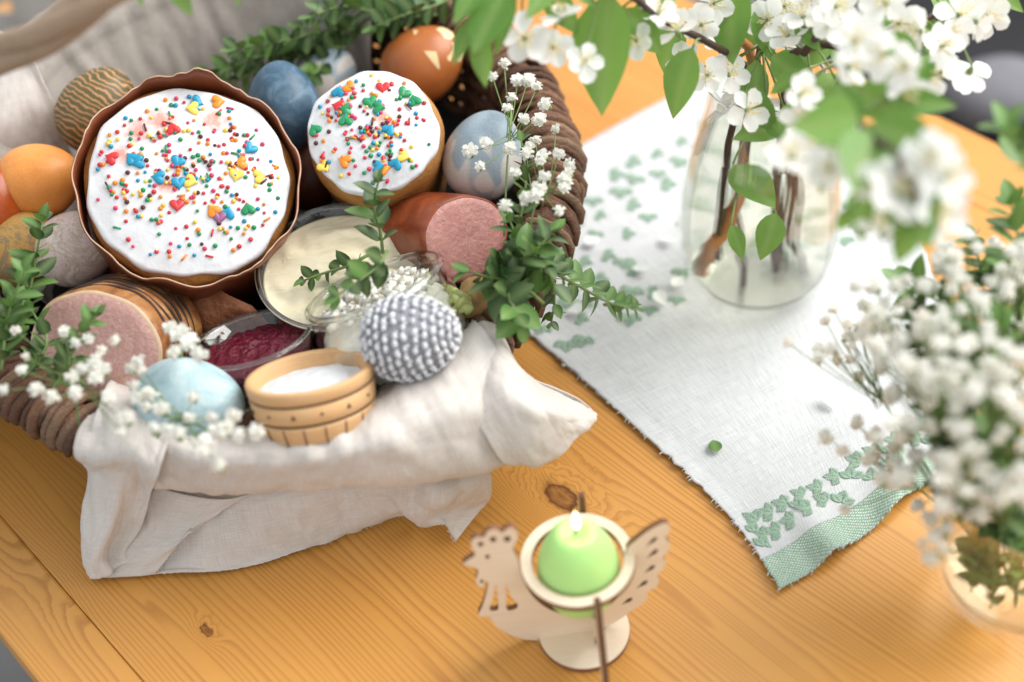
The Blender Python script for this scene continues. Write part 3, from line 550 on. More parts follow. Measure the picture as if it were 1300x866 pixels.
# crocheted egg
p = at(521, 428, .128); v = tocam(p); CE = thing('crocheted_egg', 'egg in a white and grey crocheted cover resting on the cloth', 'egg', M=frame(CR*.96+CU*.12+v*.2, v, p))
MB().lathe(egg_prof(.0205, .0245), 32).build('shell', simple('dark_yarn_gap', (.30, .31, .34), .9), CE)
M_yarn = simple('grey_yarn', (.70, .71, .74), .9, .12, 300, bump=.5, bscale=1500); m = MB(); rnd = random.Random(2)
b_, a_ = .0216, .0256; NRW = 16
for j in range(NRW):
    t0 = math.pi*(j+.5)/NRW; r = b_*math.sin(t0)*(1+.11*math.cos(t0)); z = -a_*math.cos(t0); n = max(4, int(2*math.pi*r/.0050))
    for i in range(n):
        a = 2*math.pi*(i+.5*(j % 2))/n+rnd.uniform(-.03, .03)
        pos = np.array([r*math.cos(a), r*math.sin(a), z]); nn = nrm([math.cos(a)*math.sin(t0), math.sin(a)*math.sin(t0), -math.cos(t0)*.8])
        tz = nrm(np.cross(nn, [-math.sin(a), math.cos(a), 0])); ta = np.cross(nn, tz); d = nrm(ta+tz*rnd.uniform(-.45, .45)); e = np.cross(nn, d); pos = pos+ta*rnd.gauss(0, .0004)+tz*rnd.gauss(0, .0003); q_ = rnd.uniform(.82, 1.15)
        m.ball(pos+nn*rnd.uniform(0, .0004), .001, 8, 0, (1, 1, 1), np.array([d*2.15*q_, e*1.52*q_, nn*1.4]).T)
        if rnd.random() < .8: m.ball(pos+d*.0021+nn*.0002-e*.0009, .001, 6, 0, (1, 1, 1), np.array([d*.7, e*1.3, nn*.8]).T)
m.build('stitches', M_yarn, CE)['kind'] = 'stuff'
# ------------------------------------------------------------------ meats
def hammat(name, c1, c2, fat):
    t = NT(name); co = t.co(); n1 = t.noise(38, co, 6, .6, 1.2); n2 = t.noise(130, co, 4); vn = t.ramp(t.noise(60, co, 5, .6, 2.5), [(.47, (0, 0, 0)), (.5, (1, 1, 1)), (.53, (0, 0, 0))])
    c = t.mix(n1, c1, c2); c = t.mix(t.math('MULTIPLY', vn, .5), c, fat); fk = t.ramp(t.n('TexVoronoi', {'Vector': co, 'Scale': 230.}).outputs['Distance'], [(.12, (1, 1, 1)), (.3, (0, 0, 0))]); c = t.mix(t.math('MULTIPLY', fk, .16), c, fat); s = t.n('SeparateXYZ', {0: co}); t.p(Base_Color=c, Roughness=.42, Subsurface_Weight=.15, Subsurface_Radius=(.006, .002, .0015), Subsurface_Scale=1.); t.bump(t.math('ADD', n2, t.noise(420, co, 3)), .55, .0014); return t.m
M_ham = hammat('ham_meat', (.46, .21, .18), (.68, .42, .36), (.72, .52, .46)); M_ham2 = hammat('cured_meat', (.44, .17, .15), (.62, .32, .28), (.66, .40, .35))
M_fat = simple('ham_fat', (.66, .46, .30), .5, .15, 80, .2)
t = NT('smoked_rind'); co = t.co(); n1 = t.noise(60, t.mapv(co, (1, 1, .4)), 6, .6, .8); t.p(Base_Color=t.ramp(n1, [(.3, (.12, .035, .012)), (.5, (.32, .13, .04)), (.7, (.50, .26, .09))]), Roughness=.42); t.bump(t.noise(220, co, 4), .6, .0016); M_rind = t.m
M_string = simple('netting_string', (.045, .022, .014), .8)
M_rrind = eggmat('red_casing', [(.3, (.15, .028, .012)), (.7, (.36, .085, .03))], 50, 5, 1., .3)
def ham(name, label, px, py, z, R, L, side, up, spread, faceM, rindM, rings, sq=1.):
    p = at(px, py, z); fwd = -tocam(p); ax = nrm(fwd*math.cos(spread)+(CR*side+CU*up)*math.sin(spread)); M = frame(-ax, CR, p); T = thing(name, label, 'meat', M=M)
    def fn(G, ph):
        k = 1+.03*np.sin(ph*2+1)+.02*np.sin(ph*3+.4)+.008*np.sin(ph*9); G[..., 0] *= k*sq; G[..., 1] *= k; return G
    MB().lathe([(.00001, .0016), (R*.4, .0019), (R*.8, .0012), (R*.93, .0004), (R*.945, -.0005)], 64, 0, fn).build('cut_face', faceM, T)
    MB().lathe([(R*.925, .0002), (R*.965, .0003), (R*.985, -.0006)], 64, 0, fn).build('fat_edge', M_fat if rings else rindM, T)
    prof = [(R*.97, .0001), (R*.995, -.0015)]
    for zz in np.linspace(.004, L-.006, 34): prof.append((R*(1.0+.012*math.sin(zz/L*math.pi)-(.022 if rings and min(abs(zz-q) for q in rings) < .0009 else 0)), -zz))
    prof += [(R*.9, -L+.001), (R*.6, -L), (.00001, -L)]; MB().lathe(prof, 64, 0, fn).build('rind', rindM, T)
    for q in rings or []:
        ph = np.linspace(0, 2*math.pi, 49); k = (1+.03*np.sin(ph*2+1)+.02*np.sin(ph*3+.4))*R*1.0; pts = np.stack([np.cos(ph)*k*sq, np.sin(ph)*k, -q+.0016*np.sin(ph*5+q*900)], -1); MB().tube(pts, .0011, 5, False).build('string', M_string, T)
    return T
ham('netted_ham', 'smoked ham roll with string marks and pink cut face', 121, 450, .106, .0375, .058, .88, .46, .50, M_ham, M_rind, [.013, .0185, .024, .0295, .036, .0425], 1.02)
ham('sausage_piece', 'thick sausage piece with pink cut face beside the pale blue egg', 592, 303, .112, .0258, .055, -.93, .1, .62, M_ham2, M_rrind, None, 1.1)
def lump(name, label, mat, pxs, ztop, zbot, cat, seed):
    # an irregular chunk: outline on top, the same outline wider below
    top = np.array([at(x, y, z) for x, y, z in pxs]); c = top.mean(0); n = len(top); top = np.array([q for q in cr_spline(np.vstack([top, top[:1]]), 4*n+1)[:-1]]); N_ = len(top); rows = []
    for k, (s, dz) in enumerate([(.02, .004), (.5, .003), (.9, .0015), (1., -.001), (1.04, -.006), (1.05, -.02), (.9, zbot)]): 
        r = c+(top-c)*s; r[:, 2] = c[2]+(top[:, 2]-c[2])*s+dz; r += noise3(r*90+seed)[:, None]*.0012; rows.append(r)
    o = MB().grid(np.array(rows), True).build(name, mat); return tag(o, label, cat)
t = NT('smoked_crust'); co = t.co(); n1 = t.noise(80, co, 6, .6); t.p(Base_Color=t.ramp(n1, [(.3, (.16, .045, .018)), (.5, (.34, .12, .05)), (.7, (.47, .20, .10))]), Roughness=.6); t.bump(t.noise(300, co, 5), .9, .002); M_smoke = t.m
lump('smoked_meat', 'rust brown wedge of smoked meat behind the beetroot dish', M_smoke, [(226, 396, .086), (252, 362, .096), (280, 368, .098), (334, 398, .088), (322, 412, .080), (250, 416, .078)], 0, -.035, 'meat', 3)
# ------------------------------------------------------------------ dishes
def dish_prof(R, Hh, th=.0022, foot=.6, bulge=.0):
    return [(.00001, -Hh), (R*foot, -Hh), (R*(foot+.12), -Hh+.003), (R*.93+bulge, -Hh*.45), (R*1.0, -.003), (R*1.005, -.0008), (R*.995, 0), (R-th, -.0008), (R*.93+bulge-th, -Hh*.45), (R*(foot+.10)-th, -Hh+.0055), (.00001, -Hh+.005)]
def heap(R, seed, amp, z, n=40, nr=18, fq=120, dome=0.):
    G = np.zeros((nr, n, 3))
    for j, q in enumerate(np.linspace(.0005, 1, nr)):
        for i, a in enumerate(np.linspace(0, 2*math.pi, n, endpoint=False)):
            x, y = R*q*math.cos(a), R*q*math.sin(a); G[j, i] = (x, y, z+dome*(1-q*q)+amp*float(noise3(np.array([x*fq, y*fq, seed*1.]))+.5*noise3(np.array([x*fq*2.7, y*fq*2.7, seed+3.])))*(1 if q < .98 else .3))
    return G
def lip(T, r, w): MB().tube([(r*math.cos(a), r*math.sin(a), -.0008) for a in np.linspace(0, 2*math.pi, 73)], w, 8, False).build('lip', M_lip, T)
t = NT('cream'); t.p(Base_Color=t.mix(t.noise(60, t.co()), (.70, .62, .42), (.80, .735, .55)), Roughness=.35, Subsurface_Weight=.1, Subsurface_Radius=(.003, .002, .001), Subsurface_Scale=1.); t.bump(t.noise(1, t.mapv(t.co(), (40, 160, 60), rot=(0, 0, .5)), 4, .6, 1.), .6, .003); M_cream = t.m
t = NT('curd'); t.p(Base_Color=(.84, .81, .72, 1), Roughness=.6, Subsurface_Weight=.2, Subsurface_Radius=(.004, .003, .002), Subsurface_Scale=1.); t.bump(t.noise(500, t.co(), 4), .6, .0015); M_curd = t.m
t = NT('beetroot'); t.p(Base_Color=t.mix(t.noise(300, t.co(), 4), (.055, .002, .010), (.20, .008, .030)), Roughness=.22); t.bump(t.noise(420, t.co(), 4), 1., .002); M_beet = t.m
t = NT('salt'); t.p(Base_Color=(.86, .87, .89, 1), Roughness=.7, Subsurface_Weight=.2, Subsurface_Radius=(.003, .003, .003), Subsurface_Scale=1.); t.bump(t.noise(1400, t.co(), 4), .8, .0015); M_salt = t.m
# glass bowl of cream
p = at(428, 336, .110); T = thing('cream_bowl', 'wide glass bowl of pale yellow cream in the middle of the basket', 'bowl', M=frame(axis_at(p, 82), CR, p, .2))
MB().lathe(dish_prof(.0462, .05, .002, .66), 72).build('glass', M_glassd, T)
lip(T, .0455, .0015); G = heap(.0432, 4, .0010, -.0065, 96, 40, 60, .001); q = np.hypot(G[..., 0], G[..., 1]); an = np.arctan2(G[..., 1], G[..., 0]); G[..., 2] += .0030*np.sin((G[..., 0]*.5+G[..., 1])*260+noise3(G*38)*5)*np.clip((.043-q)*120, 0, 1)*np.clip(.4+noise3(G*30+9), 0, 1)
bot = np.array([[(math.cos(a)*.030, math.sin(a)*.030, -.044) for a in np.linspace(0, 2*math.pi, 96, endpoint=False)]]); MB().grid(np.concatenate([G, bot]), True).build('cream', M_cream, T)
# jar of cottage cheese, leaning
p = at(474, 362, .122); fl_ = nrm([p[0], p[1], 0]); ax = nrm(np.array([0, 0, 1.])*.90+fl_*.42-np.array([1, 0, 0.])*.20)
T = thing('cheese_jar', 'leaning glass jar of white curd cheese beside the crocheted egg', 'jar', M=frame(ax, CR, p))
R_ = .0415; MB().lathe([(.00001, -.066), (R_*.82, -.066), (R_*.98, -.060), (R_*1.02, -.03), (R_*.99, -.016), (R_*.93, -.012), (R_*.96, -.009), (R_*.96, -.006), (R_*.93, -.004), (R_*.955, -.0015), (R_*.94, 0), (R_*.89, -.001), (R_*.87, -.008), (R_*.93, -.018), (R_*.97, -.03), (R_*.93, -.058), (R_*.8, -.0625), (.00001, -.063)], 72).build('glass', M_glassd, T)
lip(T, .0388, .0019); G = heap(R_*.90, 8, .0045, -.019, 72, 30, 170, .009); side = np.array([[(math.cos(a)*R_*k, math.sin(a)*R_*k, z) for a in np.linspace(0, 2*math.pi, 72, endpoint=False)] for k, z in ((.945, -.026), (.95, -.045), (.90, -.057), (.3, -.061))])
MB().grid(np.concatenate([G, side+noise3(side*300)[..., None]*.0008]), True).build('curd_cheese', M_curd, T)
rnd = random.Random(4); m = MB()
for k in range(130):
    a = rnd.uniform(0, 6.28); q = R_*.8*math.sqrt(rnd.random()); m.ball((q*math.cos(a), q*math.sin(a), -.012+.009*(1-(q/R_)**2)+rnd.uniform(-.002, .003)), rnd.uniform(.0016, .0040), 6, 0, (1, rnd.uniform(.6, 1.2), .75)); m.v[-24:] = [(x+rnd.gauss(0, .0005), y+rnd.gauss(0, .0005), z+rnd.gauss(0, .0005)) for x, y, z in m.v[-24:]]
m.build('curds', M_curd, T)['kind'] = 'stuff'
# beetroot dish
p = at(318, 428, .101); fl_ = nrm([p[0], p[1], 0]); T = thing('beetroot_dish', 'small glass dish of dark red grated beetroot', 'bowl', M=frame(nrm(np.array([0, 0, 1.])+fl_*.36-np.array([.02, 0, 0])), CR, p))
MB().lathe(dish_prof(.0345, .032, .0024, .72), 64).build('glass', M_glassd, T)
lip(T, .0338, .0014); G = heap(.0318, 6, .0028, -.0085, 64, 30, 200, .0035); bot = np.array([[(math.cos(a)*k, math.sin(a)*k, z) for a in np.linspace(0, 2*math.pi, 64, endpoint=False)] for k, z in ((.0305, -.016), (.0265, -.026), (.005, -.0265))]); MB().grid(np.concatenate([G, bot]), True).build('beetroot', M_beet, T)
# wooden salt bowl
p = at(392, 471, .122); fl_ = nrm([p[0], p[1], 0]); T = thing('salt_bowl', 'wooden stave bowl of white salt with burnt marks', 'bowl', M=frame(nrm(np.array([0, 0, 1.])+fl_*.50+np.array([.07, 0, 0])), CR, p))
R_ = .0332; pr = [(.00001, -.0315), (R_*.84, -.0295), (R_*.89, -.0285), (R_*.95, -.0205), (R_*.955, -.0196), (R_*.92, -.0190), (R_*.92, -.0180), (R_*.965, -.0172), (R_*.985, -.0085), (R_*.96, -.0078), (R_*.96, -.0070), (R_*.99, -.0064), (R_*1.005, -.001), (R_*.99, .0002), (R_*.90, 0), (R_*.875, -.001), (R_*.84, -.022), (.00001, -.025)]
MB().lathe(pr, 96).build('turned_body', M_bowl, T)
for z, k in ((-.0185, .93), (-.0074, .968)): MB().tube([(R_*k*math.cos(a), R_*k*math.sin(a), z) for a in np.linspace(0, 2*math.pi, 73)], .00055, 6, False).build('burnt_ring', M_groove, T)
for k in range(18):
    a = 2*math.pi*(k+.3)/18; MB().tube([(R_*(q+.004)*math.cos(a), R_*(q+.004)*math.sin(a), z) for q, z in ((.953, -.0198), (.925, -.025), (.888, -.0300))], .00032, 5).build('stave_seam', M_groove, T)
for k in range(14):
    a = 2*math.pi*(k+.1)/14; c = np.array([R_*.974*math.cos(a), R_*.974*math.sin(a), -.0125]); r_ = nrm([math.cos(a), math.sin(a), 0]); s_ = np.cross((0, 0, 1), r_)
    if k % 2: MB().ball(c, .0009, 8).build('burnt_dot', M_groove, T)
    else: MB().add([c-s_*.0013+r_*.0004-np.array([0, 0, .0012]), c+s_*.0013+r_*.0004-np.array([0, 0, .0012]), c+r_*.0006+np.array([0, 0, .0016]), c-r_*.001], [(0, 1, 2), (0, 2, 3), (1, 3, 2), (0, 3, 1)]).build('burnt_mark', M_groove, T)
G = heap(R_*.862, 5, .0018, -.0080, 64, 30, 150, .0045); MB().grid(G, True).build('salt', M_salt, T)
# horseradish root with a leafy top
RT = thing('horseradish_root', 'knobbly yellow brown horseradish root with green shoots beside the crocheted egg', 'root', at(590, 388, .10)); o_ = np.array(RT.location)
M_root = simple('root_skin', (.44, .27, .10), .75, .35, 150, bump=.9); M_shoot = simple('pale_shoot', (.42, .46, .16), .5, .3, 120)
pts = cr_spline([at(606, 362, .108)-o_, at(604, 380, .106)-o_, at(596, 398, .096)-o_, at(585, 420, .085)-o_], 16); rd = [.008, .0095, .0098, .0088, .0094, .0100, .0090, .0085, .0088, .0092, .0085, .008, .0078, .0074, .007, .006]; MB().tube(pts, rd, 12).build('root', M_root, RT)
rnd = random.Random(6)
for k in range(9):
    a = at(592+rnd.uniform(-8, 8), 388+rnd.uniform(-10, 12), .113)-o_; b = at(560+rnd.uniform(-12, 22), 372+rnd.uniform(-14, 24), .116+rnd.uniform(-.004, .006))-o_; MB().tube(cr_spline([a, (a+b)/2+np.array([0, 0, .004]), b], 7), [.0026, .0028, .0026, .0024, .0020, .0016, .0010], 7).build('shoot', M_shoot, RT)
# ------------------------------------------------------------------ plywood hen with candle
YR = .418; ZR = .0640
HEN = thing('hen_candle_holder', 'cut plywood hen candle holder on the bare table', 'candle holder', (.019, YR, .0)); ho = np.array(HEN.location)
def cpx(X, Y): return 560+.284*X, 620+.284*Y
def plyplate(name, outline, holes, toloc, thick, axis):
    cu = bpy.data.curves.new(name, 'CURVE'); cu.dimensions = '2D'; cu.fill_mode = 'BOTH'; cu.extrude = thick/2
    for k, ring in enumerate([outline]+holes):
        pts = np.array(ring); pts = cr_spline(np.vstack([pts, pts[:1]]), len(pts)*3+1)[:-1] if k or True else pts
        sp = cu.splines.new('POLY'); sp.points.add(len(pts)-1); sp.use_cyclic_u = True
        for q, (a, b) in zip(sp.points, pts): q.co = (a, b, 0, 1)
    ob = bpy.data.objects.new('tmp', cu); COL.objects.link(ob); me = bpy.data.meshes.new_from_object(ob.evaluated_get(bpy.context.evaluated_depsgraph_get())); bpy.data.objects.remove(ob)
    me.name = name; me.materials.clear(); me.materials.append(M_ply); me.materials.append(M_burn)
    for f in me.polygons: f.material_index = 0 if abs(f.normal.z) > .5 else 1; f.use_smooth = False
    return link(name, me, HEN, axis)
def hx(X, Y): q = aty(*cpx(X, Y), YR)-ho; return (q[0], q[2])
hen = [hx(*q) for q in [(95, 325), (125, 305), (152, 285), (138, 258), (134, 228), (152, 208), (180, 208), (196, 200), (206, 180), (235, 172), (262, 182), (276, 186), (286, 172), (315, 165), (338, 185), (340, 215), (326, 242), (320, 262), (336, 295), (348, 335), (362, 380), (384, 436),
    (420, 484), (480, 528), (560, 558), (620, 562), (690, 548), (750, 512), (800, 460), (826, 400), (836, 330), (828, 262), (870, 220), (930, 175), (985, 147), (1014, 150), (1016, 185), (1002, 210), (1018, 235), (1014, 270), (990, 292), (1000, 318), (992, 348), (966, 372), (970, 402), (956, 432), (918, 452), (914, 490), (850, 535), (800, 572), (730, 612), (640, 645), (540, 662), (450, 669), (380, 665), (300, 640), (242, 602), (214, 564), (166, 560), (186, 510), (202, 452), (208, 408), (194, 404), (186, 430), (166, 426), (155, 400), (164, 368), (160, 346), (130, 340)]]
def tear(x0, y0, x1, y1, w):
    d = np.array([x1-x0, y1-y0], float); L = np.linalg.norm(d); d /= L; n = np.array([-d[1], d[0]]); o = np.array([x0, y0]); return [hx(*(o+d*L*a+n*w*b)) for a, b in ((0, 0), (.35, .35), (.75, .9), (1, .3), (1, -.3), (.75, -.9), (.35, -.35))]
def dot(x, y, r): return [hx(x+r*math.cos(a), y+r*.85*math.sin(a)) for a in np.linspace(0, 2*math.pi, 8, endpoint=False)]
holes = [dot(206, 294, 11), dot(176, 238, 13), dot(231, 216, 15), dot(294, 214, 16), dot(180, 404, 9)]
holes += [[hx(*q) for q in ((243, 412), (250, 450), (254, 500), (252, 532), (216, 532), (228, 490), (236, 450))], [hx(*q) for q in ((290, 412), (305, 458), (330, 495), (342, 510), (334, 526), (296, 534), (290, 500), (289, 450))]]
holes += [tear(908, 252, 962, 208, 9), tear(912, 305, 966, 262, 9), tear(902, 370, 952, 334, 9), tear(868, 438, 920, 402, 9), tear(802, 510, 852, 480, 9)]
XZ = Matrix(((1, 0, 0, 0), (0, 0, -1, 0), (0, 1, 0, 0), (0, 0, 0, 1)))
plyplate('hen_body', hen, holes, None, .0032, XZ)
MB().lathe([(.0226, ZR-.0016), (.0285, ZR-.0016), (.0285, ZR+.0016), (.0226, ZR+.0016), (.0226, ZR-.0016)], 72).build('ring_edge', M_burn, HEN, False); MB().lathe([(.0228, ZR+.0017), (.0283, ZR+.0017)], 72).build('ring', M_ply, HEN)
MB().lathe([(.00001, .0005), (.0240, .0005), (.0240, .0033)], 64).build('base_edge', M_burn, HEN, False); MB().lathe([(.00001, .0034), (.0239, .0034)], 64).build('base_disc', M_ply, HEN)
# crossing plate (foot and front wing), in the y-z plane
YZ = Matrix(((0, 0, 1, .0062), (1, 0, 0, 0), (0, 1, 0, 0), (0, 0, 0, 1)))
plyplate('cross_plate', [(.0335, 0.0754), (.0300, 0.0754), (.0290, 0.0681), (.0270, 0.0552), (.0200, 0.0432), (.006, 0.0350), (-.010, 0.0350), (-.021, 0.0423), (-.026, 0.0552), (-.0275, 0.0699), (-.0305, 0.0727), (-.036, 0.0626), (-.043, 0.0460), (-.051, 0.0276), (-.060, 0.0100), (-.055, 0.0040), (-.046, 0.0166), (-.034, 0.0276), (-.022, 0.0258), (-.012, 0.0147), (-.010, 0.0042), (.014, 0.0042), (.016, 0.0184), (.026, 0.0313), (.034, 0.0552)], [], None, .0032, YZ)
# candle
t = NT('green_wax'); s = t.n('SeparateXYZ', {0: t.co()}); t.p(Base_Color=(.48, .79, .27, 1), Roughness=.45, Subsurface_Weight=.55, Subsurface_Radius=(.006, .010, .004), Subsurface_Scale=1.); t.bump(t.noise(80, t.co()), .1, .001); M_wax = t.m
CAN = thing('egg_candle', 'lit green egg shaped candle in the plywood hen', 'candle', (.019, YR-.001, .0285))
prof = egg_prof(.0205, .0318, 32); prof = [(r, z+.0318) for r, z in prof if z+.0318 < .0608]; top = prof[-1]
prof += [(top[0]*.8, top[1]+.0003), (top[0]*.6, top[1]-.0012), (.00001, top[1]-.002)]; MB().lathe(prof, 56).build('wax', M_wax, CAN)
MB().tube([(0, 0, .0580), (.0003, 0, .0615), (.0008, 0, .0640)], .0006, 6).build('wick', M_groove, CAN)
t = NT('flame'); t.p(Base_Color=(1, .8, .4, 1), Emission_Color=(1, .80, .42, 1), Emission_Strength=7.); M_flame = t.m
MB().lathe([(.0002, 0), (.0014, .0015), (.0021, .0038), (.0019, .0065), (.0011, .0095), (.0001, .0130)], 16).build('flame', M_flame, CAN).location = (.0008, 0, .0628)
# ------------------------------------------------------------------ leaves, flowers, sprigs
def leaf_mesh(name, L, Wd, mat, fold=.25, curl=.15, point=.0, nl=6, round_=1.):
    G = np.zeros((nl+1, 5, 3))
    for j in range(nl+1):
        f = j/nl; w = Wd/2*(math.sin(math.pi*min(f**(.8 if not point else .85), 1))**(round_))*(1-point*f)
        for i, s in enumerate((-1, -.5, 0, .5, 1)): G[j, i] = (L*f, w*s, abs(w*s)*fold-curl*L*f*f)
    return MB().grid(G).mesh(name, mat)
BOXD = [leaf_mesh('boxwood_leaf', .0140, .0092, M_boxd, f, c, 0, 5, .75) for f, c in ((.2, .1), (.3, .22), (.1, .0))]
BOXL = [leaf_mesh('boxwood_leaf', .0140, .0088, M_boxl, f, c, 0, 5, .75) for f, c in ((.2, .1), (.3, .22), (.1, -.05))]
CHL = [leaf_mesh('cherry_leaf', .046, .024, M_cherry, f, c, .25, 8, .9) for f, c in ((.25, .15), (.35, .3), (.15, .05))]
def orient(d, up, loc, s):
    d = nrm(d); up = np.asarray(up, float); y = np.cross(up, d)
    if np.linalg.norm(y) < 1e-4: y = np.cross((1, 0, 0), d)
    y = nrm(y); z = np.cross(d, y); return Matrix(((d[0]*s, y[0]*s, z[0]*s, loc[0]), (d[1]*s, y[1]*s, z[1]*s, loc[1]), (d[2]*s, y[2]*s, z[2]*s, loc[2]), (0, 0, 0, 1)))
def P3(q): return at(q[0], q[1], q[2]) if q[2] < .4 else atd(q[0], q[1], q[2])
def boxsprig(label, path, seed, leaf=1., gap=.0055, light=.25, group='boxwood sprigs'):
    rnd = random.Random(seed); pw = np.array([P3(q) for q in path]); L = sum(np.linalg.norm(pw[i+1]-pw[i]) for i in range(len(pw)-1)); n = max(int(L/gap), 4); c = cr_spline(pw, n+1); o = c[0]
    T = thing('boxwood_sprig', label, 'sprig', o, None, group); MB().tube(c-o, np.linspace(.0011, .0006, n+1), 5).build('stem', M_stem, T)
    tg = np.gradient(c, axis=0); ref = nrm(np.cross(nrm(tg[0]), (.3, .2, 1))); ph0 = rnd.uniform(0, 3)
    for i in range(1, n+1):
        t_ = nrm(tg[i]); a = nrm(ref-t_*(ref@t_)); b = np.cross(t_, a); f = i/n
        for s in (0, math.pi):
            if rnd.random() < .06: continue
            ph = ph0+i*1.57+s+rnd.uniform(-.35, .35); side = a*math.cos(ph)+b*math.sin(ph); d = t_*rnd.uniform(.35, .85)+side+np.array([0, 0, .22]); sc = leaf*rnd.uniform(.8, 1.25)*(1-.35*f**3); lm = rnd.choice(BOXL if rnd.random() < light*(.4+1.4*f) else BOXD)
            link('leaf', lm, T, orient(d, t_*.6+np.array([0, 0, 1])+side*.1, c[i]-o, sc))
    link('leaf', rnd.choice(BOXL), T, orient(tg[-1], (0, 0, 1), c[-1]-o, leaf*.7)); return T
SP = [
 ('upright boxwood sprig standing in the cream bowl', [(486, 322, .128), (482, 290, .142), (474, 262, .155), (480, 232, .170)], 1.12, .0065, .15),
 ('short dark boxwood sprig lying on the pale cream', [(470, 322, .118), (440, 338, .112), (410, 347, .110), (386, 356, .110)], .72, .0055, .05),
 ('boxwood sprig poking out of the curd cheese jar', [(492, 318, .150), (480, 338, .150), (462, 352, .150), (430, 374, .150)], 1.05, .0068, .35),
 ('dark boxwood sprig standing beside the pink marbled egg', [(28, 420, .115), (38, 370, .130), (46, 325, .145), (54, 282, .158)], 1.15, .0055, .25),
 ('bright boxwood sprig hanging over the netted ham', [(2, 470, .118), (6, 430, .130), (12, 395, .142), (30, 345, .160)], 1.2, .0055, .7),
 ('leafy boxwood sprig on the ham face', [(64, 500, .118), (84, 465, .130), (100, 430, .140), (122, 402, .148)], .9, .0060, .35),
 ('boxwood sprig tucked between ham and rim', [(30, 480, .112), (48, 460, .120), (60, 430, .128), (40, 395, .135)], 1., .006, .2),
 ('boxwood sprig curving down beside the sausage piece', [(690, 385, .118), (662, 362, .130), (632, 356, .132), (596, 344, .134)], 1.15, .0058, .2),
 ('boxwood sprig leaning on the basket rim by the sausage', [(640, 400, .112), (654, 360, .126), (662, 320, .138), (648, 282, .146)], 1.2, .0055, .3),
 ('boxwood sprig crossing the right rim', [(625, 350, .124), (652, 335, .136), (680, 318, .146), (700, 296, .150)], 1.2, .0058, .35),
 ('glossy boxwood sprig low on the right rim', [(632, 330, .126), (640, 362, .130), (652, 390, .130), (660, 412, .122)], 1.25, .0058, .35),
 ('long boxwood sprig reaching out over the white runner', [(660, 330, .135), (700, 345, .118), (738, 365, .090), (775, 385, .062), (805, 392, .048)], .95, .0055, .65),
 ('boxwood sprig hanging outside the right rim', [(676, 322, .140), (700, 352, .120), (704, 382, .100), (700, 408, .080)], .9, .008, .3),
 ('boxwood sprig above the pale blue egg', [(655, 300, .130), (664, 262, .142), (668, 225, .150), (662, 180, .158)], .8, .0065, .3),
 ('boxwood sprig along the foot of the back linen', [(440, 60, .128), (390, 62, .132), (330, 72, .134), (266, 98, .132)], 1.05, .0052, .2),
 ('boxwood sprig rising against the back linen', [(470, 40, .132), (420, 38, .140), (360, 52, .148), (300, 62, .150)], 1.1, .0056, .3),
 ('long boxwood sprig on top of the back linen', [(560, 18, .140), (500, 22, .148), (440, 8, .156), (395, 20, .164)], 1.15, .0055, .2),
 ('boxwood sprig above the rust brown egg', [(590, -12, .150), (555, 6, .152), (515, 18, .154), (478, 34, .152)], 1.1, .0055, .15),
 ('boxwood sprig behind the deep blue egg', [(420, 78, .118), (380, 72, .124), (330, 88, .128), (285, 112, .122)], 1., .0050, .1),
 ('dark boxwood sprig at the top of the back linen', [(500, 2, .150), (460, -18, .158), (430, -30, .168), (400, -34, .178)], 1.1, .006, .15),
 ('boxwood sprig under the small blue and white egg', [(455, 50, .120), (430, 55, .124), (405, 88, .128), (388, 105, .126)], .95, .0055, .3),
]
for i, (lab, path, lf, gap, lt) in enumerate(SP): boxsprig(lab, path, 100+i, lf, gap, lt)
# baby's breath
def blossom_mesh(seed, mat, R=.0042):
    rnd = random.Random(seed); m = MB(); m.ball((0, 0, 0), R*.66, 8); m.lathe([(.00001, -R*1.05), (R*.3, -R*.95), (R*.5, -R*.45), (R*.35, -R*.3)], 7, 1)
    for k in range(26):
        z = rnd.uniform(-.5, 1); a = rnd.uniform(0, 6.28); q = math.sqrt(1-z*z); d = np.array([q*math.cos(a), q*math.sin(a), z]); s = nrm(np.cross(d, (.3, .5, .8))); u = np.cross(d, s); w = R*rnd.uniform(.24, .42); L = R*rnd.uniform(.85, 1.25)
        m.add([d*R*.35, d*L*.8+s*w-u*w*.3, d*L+u*w*.5, d*L*.8-s*w-u*w*.3], [(0, 1, 2), (0, 2, 3)])
    return m.mesh('blossom', [mat, M_stem])
GYP = [blossom_mesh(i, M_gyp) for i in range(4)]; BUD = [blossom_mesh(20+i, M_bud, .0034) for i in range(3)]
def gypsprig(label, root, pts, seed, size=1., bud=0., group="baby's breath sprigs", jitter=0.):
    rnd = random.Random(seed); o = np.array(P3(root)); T = thing('babys_breath', label, 'flower sprig', o, None, group); ws = [np.array(P3(q)) for q in pts]; cen = np.mean(ws, 0); m = MB(); mid = o*.5+cen*.5
    m.tube(cr_spline([np.zeros(3), (mid-o)*.9+np.array([0, 0, .004]), cen-o], 8), .0006, 5)
    for w in ws:
        j = mid*.5+cen*.5+np.array([rnd.gauss(0, .002) for _ in range(3)]); m.tube(cr_spline([j-o, (j*.4+w*.6)-o+np.array([0, 0, -.002]), w-o], 6), .00032, 4); b = rnd.random() < bud
        link('blossom', rnd.choice(BUD if b else GYP), T, Matrix.Translation(Vector(w-o)) @ Matrix.Rotation(rnd.uniform(0, 6.28), 4, 'Z') @ Matrix.Rotation(rnd.uniform(-.8, .8), 4, 'X') @ Matrix.Scale(size*rnd.uniform(.75, 1.15), 4))
    m.build('stem', M_stem, T); return T
